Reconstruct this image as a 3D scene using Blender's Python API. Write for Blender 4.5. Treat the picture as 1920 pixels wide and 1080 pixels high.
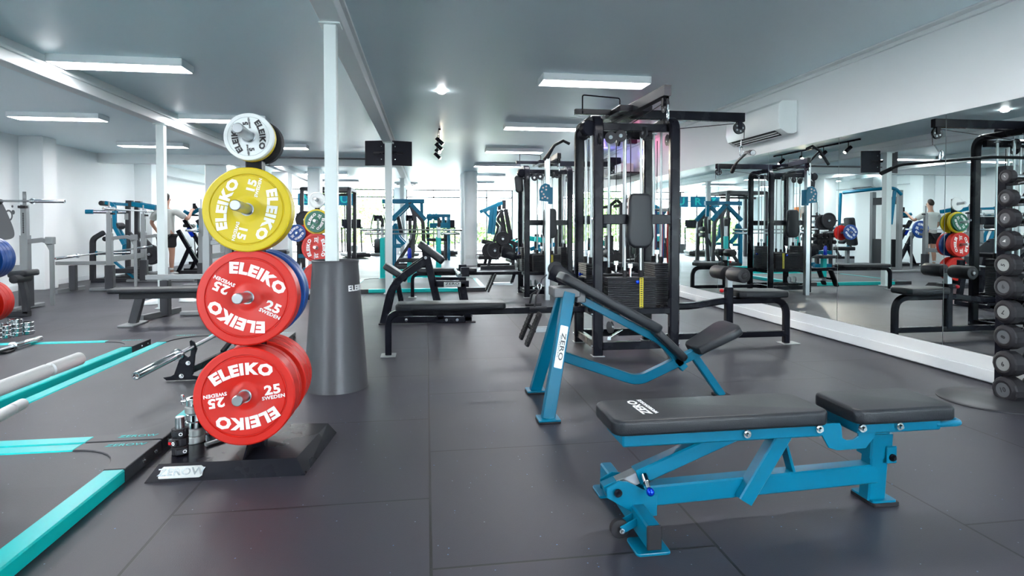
import bpy, math, random
from mathutils import Vector, Matrix
from math import sin, cos, tan, pi, radians as R
for o in list(bpy.data.objects): bpy.data.objects.remove(o)
SC = bpy.context.scene; COL = SC.collection
# ---------------------------------------------------------------- camera
FPX = 1100.0; YAW = R(8.3); PITCH = R(1.27); EYE = Vector((0, 0, 1.14)); CX = 960.0; CY = 425 + FPX*tan(PITCH)
cd = bpy.data.cameras.new('camera'); cam = bpy.data.objects.new('camera', cd); COL.objects.link(cam)
cam.location = EYE; cam.rotation_euler = (pi/2 - PITCH, 0, -YAW)
cd.sensor_fit = 'HORIZONTAL'; cd.sensor_width = 36; cd.lens = 36*FPX/1920
cd.shift_y = -(540 - CY)/1920; cd.clip_start = .05; cd.clip_end = 300
SC.camera = cam
# ---------------------------------------------------------------- look
SC.view_settings.view_transform = 'Standard'; SC.view_settings.look = 'None'
SC.view_settings.gamma = 1; SC.view_settings.use_curve_mapping = False
SC.view_settings.exposure = 2.42
SC.cycles.max_bounces = 9; SC.cycles.diffuse_bounces = 5; SC.cycles.glossy_bounces = 5
SC.cycles.transmission_bounces = 6; SC.cycles.transparent_max_bounces = 8
SC.cycles.sample_clamp_indirect = 6; SC.cycles.caustics_reflective = False
# ---------------------------------------------------------------- sky and lamps
w = bpy.data.worlds.new('sky'); SC.world = w; w.use_nodes = True
nt = w.node_tree; bg = nt.nodes['Background']; bg.inputs[0].default_value = (.86, .94, 1, 1); bg.inputs[1].default_value = 4.5
LIGHT_E = 9.5
def lamp(name, kind, loc, rot, power, color, **k):
    d = bpy.data.lights.new(name, kind); d.energy = power; d.color = color
    for a, v in k.items(): setattr(d, a, v)
    o = bpy.data.objects.new(name, d); COL.objects.link(o); o.location = loc; o.rotation_euler = rot; return o
# street windows, two added back openings (portals only guide the sampling of the sky)
for nm_, loc_, rot_, sx_, sy_ in (('sky_portal', (-1.3, 25.4, 1.4), (-pi/2, 0, 0), 10.0, 2.7), ('sky_portal', (-5.7, -3.4, 1.45), (pi/2, 0, 0), 2.2, 2.3), ('sky_portal', (2.7, -3.4, 1.45), (pi/2, 0, 0), 2.0, 2.3)):
    pl_ = lamp(nm_, 'AREA', loc_, rot_, 1, (1, 1, 1), shape='RECTANGLE', size=sx_, size_y=sy_); pl_.data.cycles.is_portal = True
sun = lamp('sun', 'SUN', (0, 40, 20), (R(48), 0, R(150)), 3.5, (1, .95, .88), angle=R(1.5))

# pixel of the 1920x1080 photograph -> point of the room on a known plane
_fw = Vector((sin(YAW)*cos(PITCH), cos(YAW)*cos(PITCH), -sin(PITCH))); _rt = Vector((cos(YAW), -sin(YAW), 0)); _up = _rt.cross(_fw)
def ray(x, y): return _fw + _rt*((x - CX)/FPX) - _up*((y - CY)/FPX)
def az(x, y, z=0.0): d = ray(x, y); return EYE + d*((z - EYE.z)/d.z)
def ay(x, y, Y): d = ray(x, y); return EYE + d*(Y/d.y)
def ax(x, y, X): d = ray(x, y); return EYE + d*(X/d.x)
# ---------------------------------------------------------------- materials
def mat(name, col, rough=.5, metal=0, spec=.5, bump=0, bscale=200, coat=0, emis=None, es=0, var=0, vscale=5):
    m = bpy.data.materials.new(name); m.use_nodes = True; n = m.node_tree; b = n.nodes['Principled BSDF']
    c = tuple(col) + (1,)
    b.inputs['Base Color'].default_value = c; b.inputs['Roughness'].default_value = rough
    b.inputs['Metallic'].default_value = metal; b.inputs['Specular IOR Level'].default_value = spec
    b.inputs['Coat Weight'].default_value = coat; b.inputs['Coat Roughness'].default_value = .15
    if emis: b.inputs['Emission Color'].default_value = tuple(emis)+(1,); b.inputs['Emission Strength'].default_value = es
    tc = n.nodes.new('ShaderNodeTexCoord')
    nz = n.nodes.new('ShaderNodeTexNoise'); nz.inputs['Scale'].default_value = vscale; nz.inputs['Detail'].default_value = 4
    n.links.new(tc.outputs['Object'], nz.inputs['Vector'])
    if var:
        mx = n.nodes.new('ShaderNodeMix'); mx.data_type = 'RGBA'
        mx.inputs['A'].default_value = tuple(v*(1-var) for v in col)+(1,); mx.inputs['B'].default_value = tuple(min(1, v*(1+var)) for v in col)+(1,)
        n.links.new(nz.outputs['Fac'], mx.inputs['Factor']); n.links.new(mx.outputs['Result'], b.inputs['Base Color'])
    mr = n.nodes.new('ShaderNodeMapRange'); mr.inputs['To Min'].default_value = max(0, rough-.05); mr.inputs['To Max'].default_value = min(1, rough+.05)
    if rough > .05:
        n.links.new(nz.outputs['Fac'], mr.inputs['Value']); n.links.new(mr.outputs['Result'], b.inputs['Roughness'])
    if bump:
        n2 = n.nodes.new('ShaderNodeTexNoise'); n2.inputs['Scale'].default_value = bscale; n2.inputs['Detail'].default_value = 3
        bp = n.nodes.new('ShaderNodeBump'); bp.inputs['Strength'].default_value = bump; bp.inputs['Distance'].default_value = .003
        n.links.new(tc.outputs['Object'], n2.inputs['Vector']); n.links.new(n2.outputs['Fac'], bp.inputs['Height']); n.links.new(bp.outputs['Normal'], b.inputs['Normal'])
    return m
M_ = {}
M_['black'] = mat('black_powder_coat', (.008, .009, .014), .27, 0, .12)
M_['vinyl'] = mat('black_vinyl', (.013, .016, .021), .4, 0, .3, bump=.25, bscale=260)
M_['foam'] = mat('black_foam_grip', (.016, .018, .022), .5, spec=.3, bump=.2, bscale=150)
M_['rubber'] = mat('black_rubber', (.014, .014, .018), .6, spec=.3)
M_['blue'] = mat('teal_blue_paint', (.0, .135, .24), .3, 0, .22, coat=.05)
M_['turq'] = mat('turquoise_paint', (.0, .45, .44), .3, 0, .35)
M_['chrome'] = mat('chrome', (.62, .66, .68), .12, 1)
M_['steel'] = mat('brushed_steel', (.42, .45, .47), .3, 1)
M_['rod'] = mat('satin_rod', (.45, .49, .5), .3, .85)
M_['silver'] = mat('silver_grey_paint', (.21, .225, .235), .38, .3)
M_['grey'] = mat('mid_grey_paint', (.1, .108, .118), .4)
M_['dgrey'] = mat('dark_grey_steel', (.038, .04, .047), .38, .2, .35)
M_['cone'] = mat('cone_grey_steel', (.085, .088, .098), .36, .3)
M_['cast'] = mat('charcoal_cast_iron', (.024, .026, .032), .5, .1, .3)
M_['white'] = mat('white_paint', (.78, .83, .84), .5)
M_['pole'] = mat('white_pole_paint', (.66, .74, .74), .4)
M_['wall'] = mat('white_wall_paint', (.88, .92, .93), .55, var=.015, vscale=.7)
M_['ceil'] = mat('ceiling_paint', (.76, .92, .97), .38, spec=.5, var=.02, vscale=.5)
M_['fix'] = mat('fixture_white', (.72, .78, .8), .4)
M_['skirt'] = mat('skirting_paint', (.8, .84, .86), .4)
M_['red'] = mat('red_bumper', (.58, .011, .004), .4)
M_['yellow'] = mat('yellow_bumper', (.6, .46, .0), .4)
M_['bluep'] = mat('blue_bumper', (.005, .055, .25), .36)
M_['green'] = mat('green_bumper', (.005, .13, .075), .36)
M_['wplate'] = mat('white_bumper', (.72, .76, .76), .4)
M_['txtw'] = mat('white_lettering', (.85, .86, .86), .5)
M_['txtk'] = mat('black_lettering', (.02, .02, .025), .5)
M_['knurl'] = mat('knurled_pale_steel', (.6, .62, .62), .5, .35, bump=.5, bscale=300)
M_['alu'] = mat('aluminium_badge', (.4, .43, .43), .4, .6)
M_['skin'] = mat('skin', (.5, .28, .2), .5)
M_['hair'] = mat('dark_hair', (.02, .014, .01), .6)
M_['shirt'] = mat('light_grey_cotton', (.55, .58, .55), .8, bump=.3, bscale=30)
M_['shorts'] = mat('black_shorts', (.015, .015, .018), .8)
M_['knobb'] = mat('blue_anodised_knob', (.0, .04, .6), .2, .7)
M_['knobr'] = mat('red_knob', (.6, .01, .02), .3)
M_['pin'] = mat('yellow_number_tape', (.62, .52, .02), .5)
M_['diff'] = mat('lit_diffuser', (.9, .9, .9), .5, emis=(1, .985, 1), es=LIGHT_E)
M_['spot'] = mat('lit_spot_lens', (1, .9, .8), .5, emis=(1, .86, .66), es=60)
M_['screen'] = mat('dark_screen', (.006, .008, .014), .15)
M_['navy'] = mat('navy_black_casing', (.008, .009, .018), .45, spec=.2)
M_['plastic'] = mat('white_plastic', (.72, .78, .78), .3)
M_['bluebottle'] = mat('blue_bottle', (.0, .02, .42), .3)
M_['leaf'] = mat('leaf_green', (.16, .3, .08), .6, var=.4, vscale=3)
M_['pave'] = mat('pale_paving', (.6, .6, .58), .8, var=.06)
M_['tan'] = mat('terracotta', (.45, .2, .12), .6)
M_['pink'] = mat('pink_fabric', (.7, .05, .2), .7)
M_['orange'] = mat('orange_band', (.7, .2, .04), .5)
M_['wood'] = mat('pale_counter', (.6, .5, .45), .4)
# glass
g = bpy.data.materials.new('window_glass'); g.use_nodes = True; b = g.node_tree.nodes['Principled BSDF']
b.inputs['Transmission Weight'].default_value = 1; b.inputs['Roughness'].default_value = 0; b.inputs['IOR'].default_value = 1.05; b.inputs['Base Color'].default_value = (.96, .99, 1, 1); M_['glass'] = g
mr = bpy.data.materials.new('mirror_glass'); mr.use_nodes = True; b = mr.node_tree.nodes['Principled BSDF']
b.inputs['Metallic'].default_value = 1; b.inputs['Roughness'].default_value = .0; b.inputs['Base Color'].default_value = (.80, .88, .87, 1); M_['mirror'] = mr
def rubber_floor(name, joints, base):
    m = bpy.data.materials.new(name); m.use_nodes = True; n = m.node_tree; b = n.nodes['Principled BSDF']; L = n.links.new
    tc = n.nodes.new('ShaderNodeTexCoord')
    sp = n.nodes.new('ShaderNodeSeparateXYZ'); L(tc.outputs['Object'], sp.inputs[0])
    cb = n.nodes.new('ShaderNodeCombineXYZ'); a1 = n.nodes.new('ShaderNodeMath'); a1.operation = 'ADD'; a1.inputs[1].default_value = 100*1.03 - 1.945 ; L(sp.outputs['Y'], a1.inputs[0])
    a2 = n.nodes.new('ShaderNodeMath'); a2.operation = 'ADD'; a2.inputs[1].default_value = 101*1.01 - .012; L(sp.outputs['X'], a2.inputs[0])
    L(a1.outputs[0], cb.inputs[0]); L(a2.outputs[0], cb.inputs[1])
    br = n.nodes.new('ShaderNodeTexBrick'); L(cb.outputs[0], br.inputs['Vector'])
    br.offset = .5; br.offset_frequency = 2; br.inputs['Scale'].default_value = 1; br.inputs['Brick Width'].default_value = 1.03; br.inputs['Row Height'].default_value = 1.01
    br.inputs['Mortar Size'].default_value = .006 if joints else 0; br.inputs['Mortar Smooth'].default_value = .2
    br.inputs['Color1'].default_value = tuple(base)+(1,); br.inputs['Color2'].default_value = tuple(v*1.14 for v in base)+(1,); br.inputs['Mortar'].default_value = (.006, .006, .008, 1)
    nz = n.nodes.new('ShaderNodeTexNoise'); nz.inputs['Scale'].default_value = .9; nz.inputs['Detail'].default_value = 5; L(tc.outputs['Object'], nz.inputs['Vector'])
    mx = n.nodes.new('ShaderNodeMix'); mx.data_type = 'RGBA'; mx.blend_type = 'MULTIPLY'; mx.inputs['Factor'].default_value = .5
    cr = n.nodes.new('ShaderNodeValToRGB'); cr.color_ramp.elements[0].position = .3; cr.color_ramp.elements[0].color = (.7, .7, .72, 1); cr.color_ramp.elements[1].position = .7; cr.color_ramp.elements[1].color = (1.1, 1.1, 1.1, 1)
    L(nz.outputs['Fac'], cr.inputs[0]); L(br.outputs['Color'], mx.inputs['A']); L(cr.outputs[0], mx.inputs['B'])
    vo = n.nodes.new('ShaderNodeTexVoronoi'); vo.inputs['Scale'].default_value = 26; L(tc.outputs['Object'], vo.inputs['Vector'])
    lt = n.nodes.new('ShaderNodeMath'); lt.operation = 'LESS_THAN'; lt.inputs[1].default_value = .07; L(vo.outputs['Distance'], lt.inputs[0])
    wn = n.nodes.new('ShaderNodeSeparateColor'); L(vo.outputs['Color'], wn.inputs[0])
    gt = n.nodes.new('ShaderNodeMath'); gt.operation = 'GREATER_THAN'; gt.inputs[1].default_value = .62; L(wn.outputs[0], gt.inputs[0])
    mu = n.nodes.new('ShaderNodeMath'); mu.operation = 'MULTIPLY'; L(lt.outputs[0], mu.inputs[0]); L(gt.outputs[0], mu.inputs[1])
    sc_ = n.nodes.new('ShaderNodeMix'); sc_.data_type = 'RGBA'; sc_.inputs['A'].default_value = (.2, .24, .28, 1); sc_.inputs['B'].default_value = (.05, .17, .42, 1); L(wn.outputs[1], sc_.inputs['Factor'])
    m2 = n.nodes.new('ShaderNodeMix'); m2.data_type = 'RGBA'; L(mu.outputs[0], m2.inputs['Factor']); L(mx.outputs['Result'], m2.inputs['A']); L(sc_.outputs['Result'], m2.inputs['B'])
    L(m2.outputs['Result'], b.inputs['Base Color'])
    rr = n.nodes.new('ShaderNodeMapRange'); rr.inputs['To Min'].default_value = .36; rr.inputs['To Max'].default_value = .54; L(nz.outputs['Fac'], rr.inputs['Value']); L(rr.outputs['Result'], b.inputs['Roughness'])
    b.inputs['Specular IOR Level'].default_value = .42
    n3 = n.nodes.new('ShaderNodeTexNoise'); n3.inputs['Scale'].default_value = 240; L(tc.outputs['Object'], n3.inputs['Vector'])
    ma = n.nodes.new('ShaderNodeMath'); ma.operation = 'MULTIPLY_ADD'; ma.inputs[1].default_value = -4; L(br.outputs['Fac'], ma.inputs[0]); L(n3.outputs['Fac'], ma.inputs[2])
    bp = n.nodes.new('ShaderNodeBump'); bp.inputs['Strength'].default_value = .3; bp.inputs['Distance'].default_value = .0015; L(ma.outputs[0], bp.inputs['Height']); L(bp.outputs['Normal'], b.inputs['Normal'])
    return m
M_['floor'] = rubber_floor('rubber_mat_floor', True, (.031, .031, .042))
M_['mat'] = rubber_floor('platform_rubber', False, (.036, .039, .046))
# ---------------------------------------------------------------- mesh builder
V3 = Vector
def frame(o, x, y, z=None):
    x = V3(x).normalized(); y = V3(y); z = x.cross(y).normalized(); y = z.cross(x).normalized()
    m = Matrix((x, y, z)).transposed().to_4x4(); m.translation = V3(o); return m
def fillet(pts, r, n=5):
    pts = [V3(p) for p in pts]; out = [pts[0]]
    for i in range(1, len(pts)-1):
        a, b, c = pts[i-1], pts[i], pts[i+1]; u = (a-b); v = (c-b); rr = r[i-1] if isinstance(r, (list, tuple)) else r
        t = min(rr, u.length*.49, v.length*.49)
        if t < 1e-4: out.append(b); continue
        p0 = b+u.normalized()*t; p1 = b+v.normalized()*t
        for k in range(n+1):
            s = k/n; out.append((p0*(1-s)**2)+(b*2*s*(1-s))+(p1*s*s))
    out.append(pts[-1]); return out
class MB:
    def __init__(s): s.v = []; s.f = []; s.cuts = []
    def ring(s, pts): i = len(s.v); s.v += [V3(p) for p in pts]; return list(range(i, i+len(pts)))
    def bridge(s, a, b):
        n = len(a)
        for i in range(n): s.f.append((a[i], a[(i+1) % n], b[(i+1) % n], b[i]))
    def cap(s, a, flip=False): s.f.append(tuple(reversed(a)) if flip else tuple(a))
    def loft(s, rings, caps=True, closed=False):
        ids = [s.ring(r) for r in rings]
        for a, b in zip(ids, ids[1:]): s.bridge(a, b)
        if closed: s.bridge(ids[-1], ids[0])
        elif caps: s.cap(ids[0], True); s.cap(ids[-1])
        return s
    def box(s, c, d, mtx=None, ch=0.0):
        c = V3(c); hx, hy, hz = d[0]/2, d[1]/2, d[2]/2
        if ch <= 0:
            P = [V3((x, y, z)) for z in (-hz, hz) for x, y in ((-hx, -hy), (hx, -hy), (hx, hy), (-hx, hy))]
            P = [c+p for p in P]
            if mtx: P = [mtx @ p for p in P]
            s.loft([P[:4], P[4:]]); return s
        ch = min(ch, hx*.9, hy*.9, hz*.9)
        def rg(z, i):
            q = [(-hx+ch, -hy+i), (hx-ch, -hy+i), (hx-i, -hy+ch), (hx-i, hy-ch), (hx-ch, hy-i), (-hx+ch, hy-i), (-hx+i, hy-ch), (-hx+i, -hy+ch)]
            q = [c+V3((x, y, z)) for x, y in q]; return [mtx @ p for p in q] if mtx else q
        s.loft([rg(-hz, ch), rg(-hz+ch, 0), rg(hz-ch, 0), rg(hz, ch)]); return s
    def bb(s, a, b, ch=0.0):
        a = V3(a); b = V3(b); return s.box((a+b)/2, (abs(b.x-a.x), abs(b.y-a.y), abs(b.z-a.z)), None, ch)
    def sweep(s, path, side, w, h, ch=.004, closed=False):
        path = [V3(p) for p in path]; side = V3(side).normalized(); n = len(path); rings = []
        for i, p in enumerate(path):
            if closed: t0 = (p-path[i-1]).normalized(); t1 = (path[(i+1) % n]-p).normalized()
            else:
                t0 = (p-path[i-1]).normalized() if i else (path[1]-p).normalized(); t1 = (path[i+1]-p).normalized() if i < n-1 else t0
            t = (t0+t1)
            t = t.normalized() if t.length > 1e-6 else t0
            k = 1/max(.35, t.dot(t0)); u = side-t*side.dot(t); u.normalize(); q = t.cross(u)
            hw, hh = w/2, h/2*k; c = min(ch, w*.3, h*.3)
            pr = [(-hw+c, -hh), (hw-c, -hh), (hw, -hh+c), (hw, hh-c), (hw-c, hh), (-hw+c, hh), (-hw, hh-c), (-hw, -hh+c)] if c > 0 else [(-hw, -hh), (hw, -hh), (hw, hh), (-hw, hh)]
            rings.append([p+u*a+q*b for a, b in pr])
        return s.loft(rings, closed=closed)
    def bar(s, a, b, w, h=None, side=None, ch=.004):
        a = V3(a); b = V3(b); d = b-a; h = h or w
        if side is None: side = (0, 1, 0) if abs(d.normalized().y) < .8 else (1, 0, 0)
        return s.sweep([a, b], side, w, h, ch)
    def tube(s, path, r, seg=10, closed=False, r1=None):
        path = [V3(p) for p in path]; n = len(path); rings = []; up = None
        for i, p in enumerate(path):
            if closed: t = (path[(i+1) % n]-path[i-1]).normalized()
            else: t = (path[min(i+1, n-1)]-path[max(i-1, 0)]).normalized()
            if up is None: up = V3((0, 0, 1)) if abs(t.z) < .9 else V3((1, 0, 0))
            u = up-t*up.dot(t)
            if u.length < 1e-5: u = t.orthogonal()
            u.normalize(); up = u; q = t.cross(u); rr = r if r1 is None else r+(r1-r)*i/(n-1)
            rings.append([p+u*rr*cos(2*pi*k/seg)+q*rr*sin(2*pi*k/seg) for k in range(seg)])
        return s.loft(rings, closed=closed)
    def cyl(s, a, b, r, r1=None, seg=16): return s.tube([a, b], r, seg, r1=r if r1 is None else r1)
    def lathe(s, prof, o, d, seg=40, closed=False):
        # prof: (distance along d, radius)
        d = V3(d).normalized(); u = d.orthogonal().normalized(); q = d.cross(u); o = V3(o)
        rings = [[o+d*t+u*r*cos(2*pi*k/seg)+q*r*sin(2*pi*k/seg) for k in range(seg)] for t, r in prof]
        return s.loft(rings, caps=not closed, closed=closed)
    def sph(s, c, r, seg=12, sx=1, sy=1, sz=1):
        c = V3(c); prof = []
        rings = []
        for i in range(1, seg//2+1-0):
            a = -pi/2+pi*i/(seg//2+1); rings.append([c+V3((cos(a)*cos(2*pi*k/seg)*r*sx, cos(a)*sin(2*pi*k/seg)*r*sy, sin(a)*r*sz)) for k in range(seg)])
        return s.loft(rings)
    def prism(s, outl, mtx, t0, t1, re=0.0, n=3):
        # outline (2D) extruded along local z of mtx, edges rounded by re
        k = len(outl); P = [V3((p[0], p[1])) for p in outl] if False else [(p[0], p[1]) for p in outl]
        area = sum(P[i][0]*P[(i+1) % k][1]-P[(i+1) % k][0]*P[i][1] for i in range(k))
        if area < 0: P = P[::-1]
        N = []
        for i in range(k):
            a, b, c = P[i-1], P[i], P[(i+1) % k]
            e0 = (b[0]-a[0], b[1]-a[1]); e1 = (c[0]-b[0], c[1]-b[1]); l0 = math.hypot(*e0) or 1; l1 = math.hypot(*e1) or 1
            nx = e0[1]/l0+e1[1]/l1; ny = -e0[0]/l0-e1[0]/l1; l = math.hypot(nx, ny) or 1; nx /= l; ny /= l
            cs = max(.5, nx*e0[1]/l0-ny*e0[0]/l0); N.append((nx/cs, ny/cs))
        def rg(z, ins): return [mtx @ V3((p[0]-q[0]*ins, p[1]-q[1]*ins, z)) for p, q in zip(P, N)]
        if re <= 0: return s.loft([rg(t0, 0), rg(t1, 0)])
        rs = [rg(t0+re*(1-sin(a)), re*(1-cos(a))) for a in [pi/2*(1-j/n) for j in range(n+1)]]
        rs += [rg(t1-re*(1-sin(a)), re*(1-cos(a))) for a in [pi/2*j/n for j in range(n+1)]]
        return s.loft(rs)
    def cut(s): s.cuts.append((len(s.v), len(s.f)))
    def build(s, name, m, parent=None, loc=None, smooth=32):
        if len(s.cuts) > 1:
            C_ = s.cuts+[(len(s.v), len(s.f))]; out = None
            for (v0, f0), (v1, f1) in zip(C_, C_[1:]):
                q = MB(); q.v = s.v[v0:v1]; q.f = [tuple(i-v0 for i in f) for f in s.f[f0:f1]]; out = q.build(name, m, parent, loc, smooth)
            return out
        L = V3(loc) if loc is not None else V3((0, 0, 0)); off = L.copy(); p = parent
        while p is not None: off = off+p.location; p = p.parent
        me = bpy.data.meshes.new(name); me.from_pydata([tuple(v-off) for v in s.v], [], s.f); me.update()
        me.materials.append(M_[m] if isinstance(m, str) else m)
        me.polygons.foreach_set('use_smooth', [True]*len(me.polygons)); me.set_sharp_from_angle(angle=R(smooth))
        o = bpy.data.objects.new(name, me); COL.objects.link(o); o.location = L
        if parent: o.parent = parent
        return o
def rrect(w, h, r, n=5):
    out = []
    for cx, cy, a0 in ((w/2-r, h/2-r, 0), (-w/2+r, h/2-r, 90), (-w/2+r, -h/2+r, 180), (w/2-r, -h/2+r, 270)):
        for k in range(n+1): a = R(a0+90*k/n); out.append((cx+r*cos(a), cy+r*sin(a)))
    return out
def tag(o, label=None, cat=None, group=None, kind=None):
    if label: o['label'] = label
    if cat: o['category'] = cat
    if group: o['group'] = group
    if kind: o['kind'] = kind
    return o
def thing(name, label, cat, loc, group=None):
    o = bpy.data.objects.new(name, None); COL.objects.link(o); o.location = V3(loc); o.empty_display_size = .1
    return tag(o, label, cat, group)
def st(name, mb, m, loc=None, smooth=32): return tag(mb.build(name, m, None, loc, smooth), kind='structure')
def copy_tree(o, parent=None):
    c = o.copy(); COL.objects.link(c); c.parent = parent
    for ch in list(o.children): copy_tree(ch, c)
    return c
def dup(o, loc, rz=0, label=None, group=None):
    c = copy_tree(o); c.location = V3(loc); c.rotation_euler = (0, 0, rz)
    if label: c['label'] = label
    if group: c['group'] = group
    elif 'group' in c and group == '': del c['group']
    return c
_tx = {}
def text_geo(txt, size, bold=0.0, ext=.001, shear=0):
    key = (txt, size, bold, ext, shear)
    if key in _tx: return _tx[key]
    cu = bpy.data.curves.new('lettering', 'FONT'); cu.body = txt; cu.size = size; cu.offset = bold; cu.extrude = ext; cu.space_character = 1.0+bold/size*2.2; cu.shear = shear
    cu.align_x = 'CENTER'; cu.align_y = 'CENTER'; cu.resolution_u = 2
    o = bpy.data.objects.new('lettering', cu); COL.objects.link(o)
    dg = bpy.context.evaluated_depsgraph_get(); me = bpy.data.meshes.new_from_object(o.evaluated_get(dg))
    vs = [v.co.copy() for v in me.vertices]; fs = [tuple(p.vertices) for p in me.polygons]
    bpy.data.objects.remove(o); bpy.data.curves.remove(cu); bpy.data.meshes.remove(me)
    _tx[key] = (vs, fs); return _tx[key]
def letter(mb, txt, size, mtx, bend=None, bold=0.0, ext=.001, sx=1.0, shear=0):
    vs, fs = text_geo(txt, size, bold, ext, shear); i = len(mb.v)
    for v in vs:
        x, y, z = v.x*sx, v.y, v.z
        if bend: a = x/bend; x, y = (bend+y)*sin(a), (bend+y)*cos(a)
        mb.v.append(mtx @ V3((x, y, z)))
    mb.f += [tuple(k+i for k in f) for f in fs]; return mb
# ================================================================ structure
WX = 4.07; LX = -7.2; YB = -3.5; YF = 25.5; CZ = 2.765
m = MB(); m.bb((LX-.2, YB-.2, -.1), (WX+.2, YF+.2, 0)); st('floor', m, 'floor')
m = MB(); m.bb((LX-.2, YB-.2, CZ), (WX+.2, YF+.2, CZ+.12)); st('ceiling', m, 'ceil')
m = MB(); m.bb((WX, YB-.2, 0), (WX+.2, YF+.2, CZ)); st('wall_right', m, 'wall')
m = MB(); m.bb((LX-.2, YB-.2, 0), (LX, YF+.2, CZ)); st('wall_left', m, 'wall')
m = MB(); m.bb((-4.6, YB-.2, 0), (1.7, YB, CZ)); st('wall_back', m, 'wall')
m = MB(); m.bb((LX, YB-.2, 2.6), (-4.6, YB, CZ)); st('wall_back', m, 'wall')
m = MB(); m.bb((1.7, YB-.2, 2.6), (WX, YB, CZ)); st('wall_back', m, 'wall')
m = MB(); m.bb((LX, YB-.2, 0), (LX+.4, YB, 2.6)); st('wall_back', m, 'wall')
m = MB(); m.bb((WX-.4, YB-.2, 0), (WX, YB, 2.6)); st('wall_back', m, 'wall')
for n_, (x0, x1) in enumerate(((-6.8, -4.6), (1.7, 3.67))):  # added windows in the unseen back wall, brightening the ceiling and front faces
    m = MB(); m.bb((x0, YB-.12, .0), (x0+.05, YB-.06, 2.6)); m.bb((x1-.05, YB-.12, .0), (x1, YB-.06, 2.6)); m.bb((x0, YB-.12, 2.55), (x1, YB-.06, 2.6)); m.bb((x0, YB-.12, 0), (x1, YB-.06, .05)); m.bb(((x0+x1)/2-.025, YB-.12, 0), ((x0+x1)/2+.025, YB-.06, 2.6)); ob = st('window_%d' % (n_+4), m, 'grey')
    m = MB(); m.bb((x0+.03, YB-.1, .03), (x1-.03, YB-.09, 2.57)); m.build('pane', 'glass', ob)
m = MB(); m.bb((-60, -60, -.15), (60, YB-.21, -.05)); st('bounce_ground_back', m, 'pave')  # unseen ground added to bounce sunlight through the back windows onto the ceiling
# front wall: piers and header around the street windows
m = MB(); m.bb((LX, YF, 0), (-6.3, YF+.2, CZ)); st('wall_front', m, 'wall')
m = MB(); m.bb((3.75, YF, 0), (WX, YF+.2, CZ)); st('wall_front', m, 'wall')
m = MB(); m.bb((-1.35, YF-.3, 0), (-.85, YF+.2, CZ)); st('wall_front', m, 'wall')
def window(n, x0, x1, z0, z1, muls, trans, m1='white'):
    f = MB(); t = .05
    f.bb((x0, YF, z0), (x1, YF+.1, z0+t)); f.bb((x0, YF, z1-t), (x1, YF+.1, z1)); f.bb((x0, YF, z0), (x0+t, YF+.1, z1)); f.bb((x1-t, YF, z0), (x1, YF+.1, z1))
    for x in muls: f.bb((x-t/2, YF, z0), (x+t/2, YF+.1, z1))
    for z in trans: f.bb((x0, YF, z-t/2), (x1, YF+.1, z+t/2))
    o = st('window_%d' % n, f, m1)
    g_ = MB(); g_.bb((x0+t, YF+.045, z0+t), (x1-t, YF+.055, z1-t)); gg = g_.build('pane', 'glass', o)
    return o
window(1, -6.3, -3.3, .05, 2.74, (-5.1, -4.2, -3.4), (2.3,), 'dgrey')
window(2, -3.3, -1.35, .05, 2.74, (-3.2,), (2.4,), 'grey')
window(3, -.85, 3.75, .05, 2.74, (.31, 1.5, 2.6), (2.4,), 'grey')
# letters of the shop sign on the street window
for k, (ch, px, py) in enumerate((('Z', 575, 374), ('R', 608, 374), ('U', 646, 374))):
    p = ay(px, py, YF-.02)
    t = thing('window_sign', 'teal window sign panel with a large pale letter %s at the street window' % ch, 'sign', (p.x, p.y, p.z-.25))
    m = MB(); m.bb((p.x-.36, p.y, p.z-.25), (p.x+.36, p.y+.02, p.z+.25)); m.build('panel', 'blue', t)
    m = MB(); letter(m, ch, .46, frame((p.x, p.y-.006, p.z), (1, 0, 0), (0, 0, 1)), bold=.01, sx=-1.2 if ch in 'ZR' else 1.2); m.build('lettering', 'turq', t)
# skirting ledge under the mirrors: lower step, upper step
m = MB(); m.bb((WX-.035, YB, .012), (WX, YF, .1), .004); st('baseboard_right', m, 'skirt')
m = MB(); m.bb((WX-.022, YB, .1), (WX, YF, .197), .004); st('baseboard_right', m, 'skirt')
m = MB(); m.bb((LX, YB, 0), (LX+.02, YF, .1), .004); st('baseboard_left', m, 'skirt')
# cornice
m = MB(); m.bb((WX-.03, YB, CZ-.05), (WX, YF, CZ), .006); st('trim_1', m, 'white')
m = MB(); m.bb((WX-.11, YB, CZ-.015), (WX-.03, YF, CZ), .004); st('trim_1', m, 'white')
# mirrors
ys = [-2.1+1.2*k for k in range(0, 17)]
ys = [4.106+1.215*(k-5) for k in range(0, 17)]
names = []
for k in range(16):
    y0, y1 = ys[k]+.003, ys[k+1]-.003
    m = MB(); m.box((WX-.0045, (y0+y1)/2, (.2+2.03)/2), (.007, y1-y0, 1.83))
    mm = m.build('mirror_panel', 'mirror', None, (WX-.0045, (y0+y1)/2, .2))
    vis = k-5
    lab = {-1: 'tall frameless wall mirror panel behind the dumbbell rack', 0: 'tall mirror panel next to the dumbbell rack, reflecting a long black bench',
           1: 'tall mirror panel directly beside the seat with foam thigh rollers', 2: 'tall wall mirror panel below the far end of the air conditioner',
           3: 'tall wall mirror panel just right of the front cable tower post'}.get(vis)
    if vis < -1: lab = 'frameless mirror panel on the right wall, nearer than the dumbbell rack'; mm['group'] = 'mirrors nearer than the frame'
    elif lab is None: lab = 'frameless mirror panel on the right wall, farther away behind the cable towers'; mm['group'] = 'mirrors behind the cable towers'
    tag(mm, lab, 'mirror')
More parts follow.
